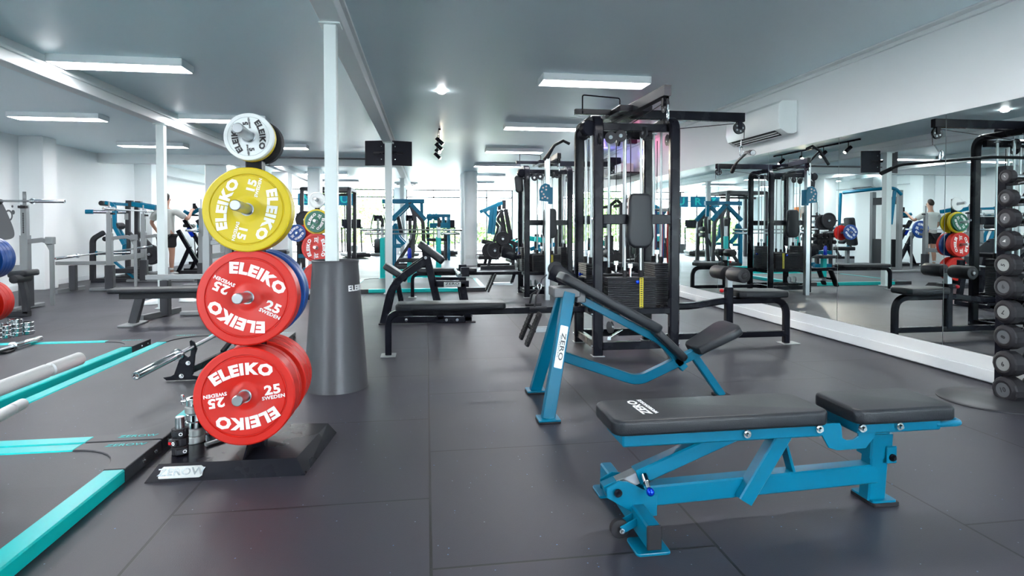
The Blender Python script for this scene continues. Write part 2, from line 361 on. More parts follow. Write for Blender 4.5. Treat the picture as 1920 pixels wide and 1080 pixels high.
# ceiling beams running into depth, over the poles
for n, (x, z0, w_) in enumerate(((-.65, 2.56, .15), (-3.64, 2.56, .15))):
    m = MB(); m.bb((x-w_/2, YB, z0), (x+w_/2, YF, CZ), .004); st('trim_%d' % (n+2), m, 'white')
    m = MB(); m.bb((x-w_/2-.03, YB, z0+.1), (x+w_/2+.03, YF, z0+.125), .003); st('trim_%d' % (n+2), m, 'white')
# cross bulkheads near the front
m = MB(); m.bb((LX, 14.2, 2.56), (-.7, 14.45, CZ)); st('trim_4', m, 'white')
m = MB(); m.bb((LX, YB, 2.38), (LX+.55, 10.2, CZ)); st('trim_5', m, 'white')
m = MB(); m.bb((LX, 16.37, 2.5), (LX+.36, YF, CZ)); st('trim_6', m, 'white')
# piers on the left wall
for y0, y1, d in ((11.65, 12.05, .4), (15.85, 16.35, .4)):
    m = MB(); m.bb((LX, y0, 0), (LX+d, y1, CZ), .01); st('wall_left', m, 'wall')
m = MB(); m.bb((1.05, 17.9, 0), (1.35, 18.6, CZ), .01); st('wall_front', m, 'wall')
m = MB(); m.bb((-3.95, 15.9, 0), (-3.55, 16.4, 2.56), .01); st('wall_left', m, 'white')
m = MB(); m.bb((-3.27, 17.0, 0), (-2.95, 17.5, CZ), .01); st('wall_front', m, 'wall')
m = MB(); m.bb((-5.3, 15.15, 0), (-4.8, 16.2, CZ), .01); st('wall_left', m, 'wall')
# poles
def pole(x, y, w_, top, label):
    t = thing('support_pole', label, 'pole', (x, y, 0))
    m = MB(); m.bb((x-w_/2, y-w_/2, 0), (x+w_/2, y+w_/2, top), .004); m.build('shaft', 'pole', t)
    m = MB(); m.bb((x-w_/2-.03, y-w_/2-.03, 0), (x+w_/2+.03, y+w_/2+.03, .012), .003); m.build('end_plate', 'pole', t); m = MB()
    m.bb((x-w_/2-.03, y-w_/2-.03, top-.012), (x+w_/2+.03, y+w_/2+.03, top), .003); m.build('end_plate', 'pole', t)
    return t
pole(-.662, 4.30, .085, 2.56, 'square white pole rising from the dark grey conical sleeve')
pole(-.63, 10.13, .115, 2.56, 'square white pole carrying the pair of black screens')
pole(-.70, 17.5, .12, 2.56, 'thin white pole farther back, right of the screen pole')
pole(-3.64, 8.79, .1, 2.56, 'white pole standing in front of the man in the grey shirt')
# round column
t = thing('round_column', 'thick round white column in front of the street windows', 'column', (1.3, 17.4, 0))
m = MB(); m.lathe([(0, .215), (.1, .215), (.1, .2), (CZ, .2)], (1.3, 17.4, 0), (0, 0, 1), 32); m.build('shaft', 'white', t)
p = ay(881, 483, 17.19); m = MB(); m.bb((p.x-.13, p.y-.02, p.z-.02), (p.x+.1, p.y+.02, p.z+.07), .005); m.build('socket_box', 'plastic', t)
# conical sleeve round the near pole
t = thing('pole_sleeve', 'tall dark grey conical steel sleeve around the foot of the near white pole', 'pole sleeve', (-.64, 4.30, 0))
m = MB(); m.lathe([(0, .222), (.03, .218), (.875, .158), (.90, .163), (.905, .158), (.90, .145), (.87, .14), (.01, .19)], (-.64, 4.30, 0), (0, 0, 1), 48, closed=True); m.build('cone', 'cone', t)
m = MB(); vs, fs = text_geo('ELEIKO', .055, .0015, .001); base_a = math.atan2(-.62, .78)+.30
for v in vs:
    rr_ = .222-.064*(.71+v.y)/.875+.0012+v.z; a_ = base_a+v.x/.17; m.v.append(V3((-.64+rr_*cos(a_), 4.30+rr_*sin(a_), .71+v.y)))
m.f = list(fs); m.build('lettering', 'txtw', t)
# ceiling lights
LY = [6.25+2.97*k for k in range(-3, 6)]
first = None
for cx, nm in ((-5.25, 'left'), (-2.93, 'middle'), (1.82, 'right')):
    for k, y in enumerate(LY):
        yy = y+(.15 if cx < -5 else 0)
        if first is None:
            first = thing('ceiling_light', '', 'ceiling light', (cx, yy, CZ))
            m = MB(); f = .014
            m.bb((cx-.6, yy-.15, 2.69), (cx+.6, yy-.15+f, CZ), .003); m.bb((cx-.6, yy+.15-f, 2.69), (cx+.6, yy+.15, CZ), .003)
            m.bb((cx-.6, yy-.15, 2.69), (cx-.6+f, yy+.15, CZ), .003); m.bb((cx+.6-f, yy-.15, 2.69), (cx+.6, yy+.15, CZ), .003); m.build('housing', 'fix', first)
            m = MB(); m.bb((cx-.586, yy-.136, 2.692), (cx+.586, yy+.136, 2.697)); m.build('diffuser', 'diff', first)
            L_ = first
        else: L_ = dup(first, (cx, yy, CZ))
        if 'group' in L_: del L_['group']
        if k < 3: L_['label'] = 'rectangular ceiling light outside the frame, in the %s row' % nm; L_['group'] = '%s row lights before the frame' % nm
        elif k == 3: L_['label'] = 'nearest rectangular ceiling light in the %s row' % nm if nm != 'left' else 'ceiling light left of the long beam, level with the nearest middle one'
        elif k == 4: L_['label'] = {'left': 'white ceiling light at the far left above the mural wall', 'middle': 'ceiling light partly hidden by the top white plates', 'right': 'second ceiling light above the cable tower, behind the nearest one'}[nm]
        else: L_['label'] = 'distant rectangular ceiling light in the %s row towards the windows' % nm; L_['group'] = 'distant %s row ceiling lights' % nm
# far horizontal pipe
m = MB(); m.tube([(-3.6, 13.2, 2.62), (-.66, 13.2, 2.62)], .02, 8); tag(m.build('ceiling_pipe', 'grey'), 'thin dark pipe under the ceiling between the two beams', 'pipe')
# smoke detector & ceiling diffusers
p = az(828, 170, CZ); m = MB(); m.lathe([(0, .05), (-.02, .05), (-.035, .03)], (p.x, p.y, CZ), (0, 0, 1), 24); tag(m.build('ceiling_spot', 'diff'), 'small round light set in the ceiling', 'light')
for px, py, lab in ((762, 343, 'ceiling cassette vent left of the round column'), (1000, 326, 'ceiling cassette vent right of the round column')):
    p = az(px, py, CZ)
    t = thing('ceiling_vent', lab, 'vent', (p.x, p.y, CZ-.1)); m = MB(); m.bb((p.x-.42, p.y-.42, CZ-.06), (p.x+.42, p.y+.42, CZ), .01); m.build('cassette', 'plastic', t)
    m = MB()
    for s in (-1, 1): m.bb((p.x-.35, p.y+s*.3-.04, CZ-.075), (p.x+.35, p.y+s*.3+.04, CZ-.058)); m.bb((p.x+s*.3-.04, p.y-.2, CZ-.075), (p.x+s*.3+.04, p.y+.2, CZ-.058))
    m.build('louvre', 'dgrey', t)
# track with spots
t = thing('spotlight_track', 'black ceiling track carrying four small spotlights', 'track light', (.22, 11.2, CZ))
m = MB(); m.bb((.2, 9.8, CZ-.03), (.24, 12.5, CZ), .003); m.build('rail', 'black', t)
for k, y in enumerate((10.1, 10.8, 11.5, 12.2)):
    aim = V3((.8, .1, -.75)).normalized() if k != 2 else (V3((3.3, 4.6, 0))-V3((.22, y, 2.6))).normalized()
    o_ = V3((.22, y, CZ-.16)); m = MB(); m.cyl((.22, y, CZ-.03), (.22, y, CZ-.14), .008); m.tube([o_-aim*.07, o_+aim*.09], .034, 16); sp = m.build('spot_head', 'black', t)
    m = MB(); m.tube([o_+aim*.0905, o_+aim*.094], .026, 16); m.build('lens', 'spot', sp)
    d = lamp('spotlight', 'SPOT', o_+aim*.11, aim.to_track_quat('-Z', 'Y').to_euler(), 130 if k == 2 else 25, (1, .88, .74), spot_size=R(34 if k == 2 else 75), spot_blend=.5, shadow_soft_size=.02)
# outside
m = MB(); m.bb((-60, YF+.3, -.15), (60, 90, -.05)); st('ground', m, 'pave')
def blob_tree(name, label, c, r, n, seed, grp=None, sz=.8):
    random.seed(seed); t = thing(name, label, 'shrub' if r[2] < 1.3 else 'tree', (c[0], c[1], -.05), grp)
    m = MB(); m.tube([(c[0], c[1], -.05), (c[0], c[1], c[2])], .12, 8, r1=.05); m.build('trunk', 'tan', t)
    m = MB()
    for k in range(n):
        u = random.uniform(-1, 1); a = random.uniform(0, 2*pi); q = random.random()**.4; s_ = math.sqrt(1-u*u)
        p = V3((c[0]+r[0]*q*s_*cos(a), c[1]+r[1]*q*s_*sin(a), max(.15, c[2]+r[2]*q*u)))
        d = V3((random.uniform(-1, 1), random.uniform(-1, 1), random.uniform(-1, 1))).normalized(); e = d.orthogonal().normalized()*.09*sz; d *= .2*sz
        i = len(m.v); m.v += [p-d, p+e, p+d, p-e]; m.f.append((i, i+1, i+2, i+3))
    m.build('foliage', 'leaf', t)
blob_tree('shrub', 'green shrub outside the window, right of the round column', (4.6, 33, .8), (2.2, 1.5, .9), 1800, 3)
blob_tree('tree', 'pale green tree outside the window left of the screens', (-4.6, 40, 2.0), (2.8, 2, 2.6), 2600, 4)
blob_tree('shrub', 'low green shrub outside behind the teal machines', (.3, 35, .7), (2, 1.5, .8), 1400, 5)
blob_tree('shrub', 'green hedge outside at the left of the street window', (-9.5, 34, .9), (2.5, 1.5, 1), 1500, 6)
# parked car and low building outside
m = MB(); m.bb((-30, 70, 0), (40, 78, 3.4)); st('wall_street', m, 'wall')
t = thing('parked_car', 'dark car parked outside beyond the street window', 'car', (3.4, 42, -.05))
m = MB(); m.prism([(0, .35), (.1, .75), (.9, .85), (1.4, 1.35), (3.0, 1.38), (3.7, .9), (4.3, .8), (4.35, .35)], frame((1.4, 43, -.05), (1, 0, 0), (0, 0, 1)), 0, 1.7, .08); m.build('body', 'cast', t)
for x in (2.3, 4.9):
    m = MB(); m.lathe([(0, .32), (.2, .32)], (x, 41.25, .27), (0, 1, 0), 20); m.build('wheel', 'rubber', t)

p = az(1195, 262, CZ); t = thing('party_light', 'small black ceiling lamp glowing pink and violet near the right wall', 'light', (p.x-.1, p.y, CZ)); m = MB(); m.box((p.x-.1, p.y, CZ-.04), (.16, .12, .08), None, .01); m.build('housing', 'black', t)
lamp('pink_glow', 'POINT', (p.x-.1, p.y-.3, CZ-.1), (0, 0, 0), .8, (1, .12, .35), shadow_soft_size=.05); lamp('violet_glow', 'POINT', (p.x-.3, p.y+1.2, CZ-.1), (0, 0, 0), .8, (.3, .2, 1), shadow_soft_size=.05)
# ================================================================ foreground benches
def bolt(mb, p, d, r=.011, L=.012):
    mb.cut(); p = V3(p); d = V3(d).normalized(); mb.cyl(p, p+d*L*.5, r*1.35, seg=14); mb.cyl(p+d*L*.5, p+d*L*1.3, r*.85, r*.7, seg=6)
# ---- adjustable bench
t = thing('adjustable_bench', 'nearest bench, low and flat, teal-blue frame with two separate black pads', 'bench', (1.3, 2.1, 0))
XZ = lambda Y: frame((0, Y, 0), (1, 0, 0), (0, 0, 1))     # local (x,z) ; extrude towards -y
def pxo(pts, Y): return [(ay(x, y, Y).x, ay(x, y, Y).z) for x, y in pts]
m = MB(); m.prism([(x+1.075, y) for x, y in rrect(.845, .262, .045, 6)], frame((0, 2.108, 0), (1, 0, 0), (0, 1, 0)), .395, .452, .014, 4); pad = m.build('back_pad', 'vinyl', t)
m = MB(); fr = frame((.80, 2.13, .4525), (-.06, 1, 0), (-1, -.06, 0)); letter(m, 'ZERO', .05, fr, bold=.0015, ext=.0004, sx=1.25)
letter(m, 'WORKHORSE', .022, frame((.837, 2.135, .4525), (-.06, 1, 0), (-1, -.06, 0)), ext=.0004, sx=1.2, bold=.0005); m.build('lettering', 'txtw', pad)
m = MB(); m.prism([(x+1.808, y) for x, y in rrect(.43, .272, .04, 6)], frame((0, 2.10, 0), (1, 0, 0), (0, 1, 0)), .395, .452, .014, 4); m.build('seat_pad', 'vinyl', t)
m = MB(); m.box((1.09, 2.105, .370), (.79, .19, .05), None, .006); m.build('pad_bracket', 'blue', t)
m = MB(); o_ = [(1.30, .392), (1.555, .392), (1.562, .378), (1.566, .335), (1.585, .325), (1.61, .325), (1.632, .338), (1.638, .392), (1.72, .392), (1.70, .33), (1.665, .29), (1.545, .288), (1.51, .30), (1.48, .35), (1.44, .357), (1.30, .357)]
for y in (2.012, 2.20): m.prism(o_, XZ(y), -.008, 0, .0015, 1)
m.build('hinge_plate', 'blue', t)
m = MB()
m.box((1.81, 2.105, .370), (.36, .19, .05), None, .006); m.build('seat_bracket', 'blue', t)
m = MB(); m.tube(fillet([(1.97, 2.02, .365), (2.09, 2.02, .365), (2.09, 2.17, .365), (1.97, 2.17, .365)], .03), .012, 12); m.build('handle', 'blue', t)
m = MB()
for x, z in ((1.17, .374), (1.462, .378), (1.642, .372), (1.80, .372)): bolt(m, (x, 2.006, z), (0, -1, 0), .011, .014)
m.build('bolt', 'chrome', t)
m = MB(); m.bar((.80, 2.105, .130), (1.82, 2.165, .130), .065, .078, ch=.006); m.build('lower_beam', 'blue', t)
m = MB(); m.bar((1.825, 2.17, .02), (1.83, 2.15, .36), .06, .08, (0, 1, 0), .006); m.build('rear_post', 'blue', t)
m = MB(); m.bar((1.828, 2.165, .20), (1.83, 2.16, .30), .085, .1, (0, 1, 0), .006); m.box((1.865, 2.115, .215), (.045, .01, .07), None, .003)
sl = m.build('sleeve', 'blue', t); m = MB(); bolt(m, (1.865, 2.11, .205), (0, -1, 0), .011); m.build('bolt', 'black', sl)
m = MB(); m.prism(rrect(.11, .13, .012), frame((1.845, 2.185, 0), (1, 0, 0), (0, 1, 0)), .014, .024, .002, 1); m.build('foot_plate', 'blue', t)
m = MB(); m.prism(rrect(.12, .14, .012), frame((1.85, 2.185, 0), (1, 0, 0), (0, 1, 0)), 0, .016, .002, 1); m.build('rubber_foot', 'rubber', t)
m = MB(); m.sweep([(1.20, 2.085, .09), (1.375, 2.085, .36)], (0, 1, 0), .055, .062, .005); m.build('strut', 'blue', t)
m = MB(); m.sweep([(1.385, 2.14, .345), (1.44, 2.14, .165)], (0, 1, 0), .05, .012, .002); m.build('strut', 'blue', t)
m = MB(); m.bar((.78, 2.105, .20), (1.18, 2.105, .352), .056, .06, ch=.006)
arm = m.build('support_arm', 'blue', t)
m = MB(); m.bar((.70, 2.105, .17), (.785, 2.105, .202), .045, .048, ch=.003); m.build('telescopic_tube', 'steel', arm)
m = MB(); m.bar((.655, 2.105, .153), (.705, 2.105, .172), .047, .05, ch=.003); m.build('tube_end', 'blue', arm)
m = MB(); m.cyl((.80, 2.05, .205), (.80, 2.03, .185), .009); m.cyl((.80, 2.07, .215), (.80, 2.045, .20), .013); m.build('pull_pin', 'chrome', t)
m = MB(); m.sph((.803, 2.018, .175), .0155, 12); m.build('knob', 'knobb', t)
m = MB(); hp = [(.655, .175), (.70, .20), (.735, .195), (.80, .16), (.85, .14), (.85, .06), (.79, .055), (.68, .125), (.655, .14)]
for y in (2.068, 2.15): m.prism(hp, XZ(y), -.007, 0, .0015, 1)
hb = m.build('hinge_bracket', 'blue', t); m = MB(); bolt(m, (.695, 2.06, .16), (0, -1, 0), .011); m.build('bolt', 'black', hb)
m = MB(); m.bar((.775, 1.915, .066), (.775, 2.46, .066), .052, .084, (1, 0, 0), .006); cb = m.build('front_crossbar', 'blue', t)
m = MB(); m.box((.775, 1.911, .066), (.052, .012, .084), None, .003); m.build('end_cap', 'rubber', cb)
for y in (1.97, 2.41):
    m = MB(); m.prism(rrect(.125, .115, .014), frame((.777, y, 0), (1, 0, 0), (0, 1, 0)), 0, .01, .002, 1); m.build('foot_plate', 'blue', t)
    if y > 2: continue
for y in (2.03,):
    m = MB(); m.lathe([(-.013, .012), (-.014, .026), (-.01, .034), (.01, .034), (.014, .026), (.013, .012)], (.69, y, .045), (0, 1, 0), 28); wh = m.build('wheel', 'rubber', t)
    m = MB(); m.bar((.692, y-.02, .047), (.752, y-.02, .075), .005, .028, (0, 1, 0), .002); m.bar((.692, y+.02, .047), (.752, y+.02, .075), .005, .028, (0, 1, 0), .002); m.build('wheel_fork', 'blue', wh)
    m = MB(); bolt(m, (.692, y-.022, .047), (0, -1, 0), .007); m.build('bolt', 'chrome', wh)
# ---- incline bench
YI = 3.66
t = thing('incline_bench', 'teal-blue incline bench with a sloping black backrest, behind the flat bench', 'bench', (1.3, YI, 0))
top = ay(1062, 548, YI); top.y = YI
for y0, yt, nm, (px, py) in ((3.35, 3.60, 'near', (1030, 790)), (3.95, 3.72, 'far', (1007, 737))):
    g0 = az(px, py, .015); g0.y = y0
    m = MB(); m.bar((g0.x, y0, .012), (top.x, yt, top.z), .055, .075, (0, 1, 0), .004); lg = m.build('leg', 'blue', t)
    m = MB(); m.prism(rrect(.13, .115, .008), frame((g0.x+.003, y0, 0), (1, 0, 0), (0, 1, 0)), .012, .022, .002, 1); m.build('foot_plate', 'blue', lg)
    m = MB(); m.prism(rrect(.132, .117, .008), frame((g0.x+.003, y0, 0), (1, 0, 0), (0, 1, 0)), 0, .012, .002, 1); m.build('rubber_foot', 'rubber', lg)
    if nm == 'near':
        d = V3((top.x-g0.x, yt-y0, top.z)); yv = d.normalized(); q = V3((g0.x, y0, 0))+d*.56
        n_ = V3((.0, -1, 0)); n_ = (n_-yv*n_.dot(yv)).normalized(); fr = frame(q+n_*.0285, yv, n_.cross(yv)); 
        m = MB(); m.prism(rrect(.26, .05, .006), fr, 0, .0015); bd = m.build('badge', 'alu', lg)
        m = MB(); f2 = fr @ Matrix.Translation((0, -.004, .0018)) @ Matrix.Rotation(pi, 4, 'Z'); letter(m, 'ZERO', .038, f2, bold=.0006, ext=.0003, sx=1.7); letter(m, 'WORKHORSE', .014, f2 @ Matrix.Translation((0, -.019, 0)), ext=.0003, sx=1.6); m.build('lettering', 'txtk', bd)
m = MB(); m.box((top.x-.015, YI, top.z+.006), (.17, .17, .06), None, .006); m.box((top.x+.08, YI, top.z+.0), (.06, .14, .12), None, .006); m.build('saddle_block', 'grey', t)
c_ = [ay(1055, 668, YI), ay(1195, 714, YI), ay(1290, 668, YI), ay(1384, 618, YI)]
c_ = [V3((p.x, YI, p.z)) for p in c_]; c_[0].x = top.x-.02
m = MB(); m.sweep(fillet(c_, [.07, .03], 6), (0, 1, 0), .05, .062, .005); m.build('lower_rail', 'blue', t)
bt = [ay(1080, 556, YI), ay(1240, 640, YI), ay(1282, 690, YI)]
bt = [V3((p.x, YI, p.z)) for p in bt]
m = MB(); m.sweep(fillet(bt, .05), (0, 1, 0), .05, .05, .005); br = m.build('back_rail', 'blue', t)
m = MB()
for px, py in ((1195, 603), (1122, 561), (1250, 646)): q = ay(px, py, YI); bolt(m, (q.x, YI-.027, q.z), (0, -1, 0), .008)
m.build('bolt', 'chrome', br)
def side_pad(name, parent, p0, p1, Wd, T, lift, m_='vinyl', rc=.04, re=.018, Yc=None, outl=None):
    # pad lying along p0->p1 (in the XZ plane), width Wd in y, thickness T above the line
    p0 = V3(p0); p1 = V3(p1); d = (p1-p0); L = d.length; xa = d.normalized(); c = (p0+p1)/2
    fr = frame(c, xa, (0, 1, 0)); mb = MB(); mb.prism(outl or rrect(L, Wd, rc, 6), fr, lift, lift+T, re, 4); return mb.build(name, m_, parent)
q0 = ay(1046, 525, YI); q1 = ay(1226, 623, YI); q0.y = q1.y = YI; side_pad('back_pad', t, q0, q1, .24, .062, .0)
q0 = ay(1214, 622, YI); q1 = ay(1270, 676, YI); q0.y = q1.y = YI; side_pad('lumbar_pad', t, q0, q1, .24, .05, .006)
q0 = ay(1304, 664, YI); q1 = ay(1378, 622, YI); q0.y = q1.y = YI
L_ = (q1-q0).length+.02; ol = [(-L_/2, -.08), (-L_/2+.015, -.105), (-.04, -.125), (L_*.3, -.15), (L_/2-.02, -.135), (L_/2, -.09), (L_/2, .09), (L_/2-.02, .135), (L_*.3, .15), (-.04, .125), (-L_/2+.015, .105), (-L_/2, .08)]
side_pad('seat_pad', t, q0, q1, .26, .06, .012, outl=ol)
fa = ay(1302, 668, YI); fb = V3((1.95, YI, .015))
m = MB(); m.bar((fa.x, YI, fa.z), fb, .05, .05, (0, 1, 0), .005); lg = m.build('front_leg', 'blue', t)
m = MB(); m.prism(rrect(.1, .12, .01), frame((1.955, YI, 0), (1, 0, 0), (0, 1, 0)), 0, .02, .003, 1); m.build('rubber_foot', 'rubber', lg)

# ================================================================ plates
def plate_geo(R0, T, style):
    m = MB()
    if style == 'iron':   # charcoal iron plate with spokes-like recess
        prof = [(0, .026), (0, .06), (T*.3, .07), (T*.3, R0*.78), (0, R0*.84), (0, R0*.97), (T*.1, R0), (T*.9, R0), (T, R0*.97), (T, R0*.84), (T*.7, R0*.78), (T*.7, .07), (T, .06), (T, .026)]
    else:
        h = min(.055, R0*.3); d = T*.06+.0015
        prof = [(0, .026), (0, h*.8), (d, h), (d, h*1.3), (0.001, h*1.5) if style != 'flat' else (d, h*1.31), (.001, R0*.80), (d*1.3, R0*.815), (d*1.3, R0*.83), (0, R0*.845), (0, R0*.975), (.004, R0), (T-.004, R0), (T, R0*.975), (T, R0*.845), (T-d, R0*.83), (T-d, R0*.82), (T-.001, R0*.80), (T-.001, h*1.5), (T-d, h*1.3), (T-d, h), (T, h*.8), (T, .026)]
    return m, prof
def plate(label, cat_loc, R0, T, color, num=None, rot=0, axis=(0, 1, 0), text='txtw', style='b', group=None, txt=True, xax=None, face_far=False, name='weight_plate'):
    """axis points from the front face to the back; cat_loc = centre of front face"""
    o = V3(cat_loc); a = V3(axis).normalized(); t = thing(name, label, 'weight plate', o, group)
    m, prof = plate_geo(R0, T, style); m.lathe(prof, o, a, 64 if R0 > .15 else 40, closed=True); m.build('disc', color, t)
    m = MB(); m.lathe([(-.0006, .0255), (-.0012, .031), (.004, .031), (T-.004, .031), (T+.0008, .031), (T+.0006, .0255)], o, a, 28, closed=True); m.build('hub', 'steel', t)
    if txt:
        faces = [(o, -a, 1)]
        if face_far: faces = [(o+a*T, a, 1)]
        if face_far == 2: faces.append((o, -a, 1))
        for q, n_, s in faces:
            rx = V3((0, 0, 1)).cross(n_).normalized(); base = frame(q, rx, n_.cross(rx)) @ Matrix.Rotation(R(rot), 4, 'Z') @ Matrix.Translation((0, 0, .0004))
            for k in (0, 1):
                m = MB(); s_ = R0*.31; Bd = R0*1.3; f = base @ Matrix.Rotation(pi*k, 4, 'Z')
                letter(m, 'ELEIKO', s_, f @ Matrix.Translation((0, R0*.54-Bd, 0)), bend=Bd, bold=s_*.055, ext=.0007, sx=1.14); m.build('lettering', text, t)
                if num:
                    m = MB(); f = f @ Matrix.Translation((R0*.56, R0*.03, 0))
                    letter(m, num, R0*.26, f, bold=R0*.01, ext=.0007, sx=1.2); letter(m, 'SWEDEN', R0*.10, f @ Matrix.Translation((.0, -R0*.15, 0)), bold=R0*.003, ext=.0007, sx=1.1); m.build('weight_mark', text, t)
    return t
def tilted(ax0, tilt): return V3((ax0[0], ax0[1], -sin(R(tilt)))).normalized()
# ---- plate trees
HZ = [.345, .80, 1.215, 1.565]
def plate_tree(X, Y, label, loads, badge=True, base=True):
    t = thing('plate_tree', label, 'plate rack', (X-.045, Y-.03, 0))
    o3 = lambda x, y, z: V3((X+x+.835, Y+y-3.06, z))
    bl = [o3(*p) for p in ((-1.245, 2.79, 0), (-.555, 2.775, 0), (-.495, 3.33, 0), (-1.30, 3.42, 0))]
    tl = [o3(*p) for p in ((-1.20, 2.83, .068), (-.60, 2.815, .068), (-.535, 3.29, .068), (-1.25, 3.37, .068))]
    m = MB(); m.loft([bl, tl]); bs = m.build('base_plate', 'black', t, smooth=10)
    n_ = (bl[1]-bl[0]).cross(tl[0]-bl[0]).normalized(); c_ = (bl[0]*.82+bl[1]*.18+tl[0]*.82+tl[1]*.18)/2
    fr = frame(c_+n_*.0005+V3((.012, 0, 0)), bl[1]-bl[0], tl[0]-bl[0])
    m = MB(); m.prism([(-.095, -.02), (-.088, .018), (-.08, .026), (.08, .026), (.092, .018), (.092, -.018), (.08, -.026), (-.09, -.026)], fr, 0, .004, .001, 1); bd = m.build('badge', 'alu', bs)
    m = MB(); letter(m, 'ZEROW', .043, fr @ Matrix.Translation((0, 0, .0045)), bold=.0008, ext=.001, sx=1.25); m.build('lettering', 'chrome', bd)
    m = MB(); m.bar((X, Y, .06), (X, Y, 1.66), .075, .075, (1, 0, 0), .006); m.build('post', 'black', t)
    for s in (-1, 1):
        m = MB(); m.prism([(0, 0), (.2, 0), (.03, .12), (0, .12)], frame((X, Y+s*.037, .067), (0, s, 0), (0, 0, 1)), -.004, .004); m.build('gusset', 'black', t)
    for li, (s, L, items) in loads:
        z = HZ[li]; up = V3((0, 0, -.0014))
        a = V3((0, s*cos(R(4)), sin(R(4)))); o = V3((X, Y+s*.037, z)); mb = MB(); mb.lathe([(0, .03), (.006, .03), (.006, .0245), (L-.004, .0245), (L, .021)], o, a, 24); mb.build('horn', 'steel', t)
        d = .012
        for (T, R0, colr, num, rot, lab, txtm, grp) in items:
            c = o+a*(d+T)
            if s < 0: plate(lab, c+up, R0, T, colr, num, rot, -a, txtm, txt=bool(num), group=grp)
            else: plate(lab, o+a*d+up, R0, T, colr, num, rot, a, txtm, txt=bool(num), group=grp, face_far=True)
            d += T+.003
    return t
W_, K_ = 'txtw', 'txtk'
plate_tree(-.835, 3.06, 'black plate storage tree in front of the grey cone, loaded with coloured plates', [
 (0, (-1, .285, [(.052, .222, 'red', None, 0, 'red plate on the lowest front horn, innermost of the block', W_, None), (.052, .222, 'red', None, 0, 'red plate on the lowest front horn, middle of the block', W_, None), (.054, .225, 'red', '25', 8, 'lowest red plate facing the camera, its lettering tilted slightly up to the right', W_, None)])),
 (0, (1, .27, [(.052, .222, 'red', None, 0, 'red plate on the lowest rear horn, first behind the gap', W_, None), (.052, .222, 'red', None, 0, 'red plate on the lowest rear horn, second behind the gap', W_, None), (.052, .222, 'red', '25', 30, 'red plate farthest back on the lowest rear horn', W_, None)])),
 (1, (-1, .27, [(.052, .222, 'red', None, 0, 'red plate on the second horn, directly behind the one facing the camera', W_, None), (.054, .225, 'red', '25', -26, 'upper red plate facing the camera, its lettering tilted down to the right', W_, None)])),
 (1, (1, .24, [(.048, .222, 'bluep', None, 0, 'blue plate just behind the upper red plates', W_, None), (.048, .222, 'bluep', '20', 40, 'blue plate behind the first blue one on the near tree', W_, None)])),
 (2, (-1, .285, [(.045, .198, 'yellow', None, 0, 'yellow plate behind the one facing the camera on the near tree', W_, None), (.05, .2, 'yellow', '15', 76, 'large yellow plate facing the camera on the third horn', W_, None)])),
 (2, (1, .2, [(.045, .15, 'green', '10', 0, 'green plate behind the yellow ones on the near tree', W_, None)])),
 (3, (-1, .24, [(.028, .113, 'yellow', None, 0, 'small yellow-edged plate behind the white plate on the top horn', K_, None), (.03, .114, 'wplate', '5', -80, 'small white plate on the top horn, facing the camera', K_, None)])),
 (3, (1, .19, [(.024, .113, 'rubber', None, 0, 'small black plate on the top rear horn, nearest the post', K_, None), (.024, .11, 'rubber', None, 0, 'small black plate on the top rear horn, middle one', K_, None), (.024, .11, 'cast', None, 0, 'small charcoal plate on the top rear horn, outermost', K_, None)])),
])
plate_tree(-4.56, 6.72, 'plate storage tree at the left edge of the photo beside the left squat stand', [
 (0, (-1, .27, [(.052, .222, 'red', None, 0, 'red plate at the left edge, inner one on the lowest front horn', W_, None), (.052, .222, 'red', '25', 20, 'red plate at the left edge, facing the camera on the lowest horn', W_, None)])),
 (0, (1, .27, [(.052, .222, 'red', None, 0, 'lowest red plates at the left edge, seen edge on behind the post', W_, 'rear red plates of the left edge tree')]*3)),
 (1, (-1, .27, [(.048, .222, 'bluep', '20', 20, 'blue plate at the left edge, facing the camera', W_, None)])),
 (1, (1, .27, [(.046, .222, 'bluep', None, 0, 'blue plates at the left edge, seen edge on behind the post', W_, 'rear blue plates of the left edge tree')]*4)),
 (2, (1, .2, [(.045, .16, 'green', '10', 0, 'green plate at the left edge above the blue ones', W_, None)])),
 (3, (-1, .2, [(.03, .114, 'wplate', '5', 10, 'white plate at the left edge, top of its tree', K_, None)])),
])
plate_tree(-1.72, 9.75, 'plate storage tree behind the near white pole, with green and yellow plates', [
 (0, (-1, .27, [(.052, .222, 'red', None, 0, 'red plate low behind the grey cone, on the middle tree', W_, None)])),
 (0, (1, .27, [(.052, .222, 'red', '25', 30, 'red plate low on the far side of the middle tree', W_, None)])),
 (1, (-1, .27, [(.052, .222, 'red', None, 0, 'red plate behind the front one on the middle tree', W_, None), (.054, .225, 'red', '25', 90, 'red plate facing the camera behind the near white pole', W_, None)])),
 (1, (1, .27, [(.052, .222, 'bluep', None, 0, 'blue plate on the far side of the middle tree', W_, None), (.054, .222, 'red', '25', 30, 'red plate on the far side of the middle tree, seen in the mirror', W_, None)])),
 (2, (-1, .27, [(.05, .2, 'yellow', None, 0, 'yellow plate peeking out behind the green plate of the middle tree', W_, None), (.045, .17, 'green', '10', 60, 'green plate facing the camera, behind the near white pole', W_, None)])),
 (2, (1, .2, [(.045, .2, 'yellow', None, 0, 'yellow plate on the far side of the middle tree', W_, None), (.045, .17, 'green', '10', 60, 'green plate on the far side of the middle tree, seen in the mirror', W_, None)])),
 (3, (-1, .2, [(.03, .13, 'wplate', None, 10, 'white plate on the top horn of the middle tree', K_, None)])),
])

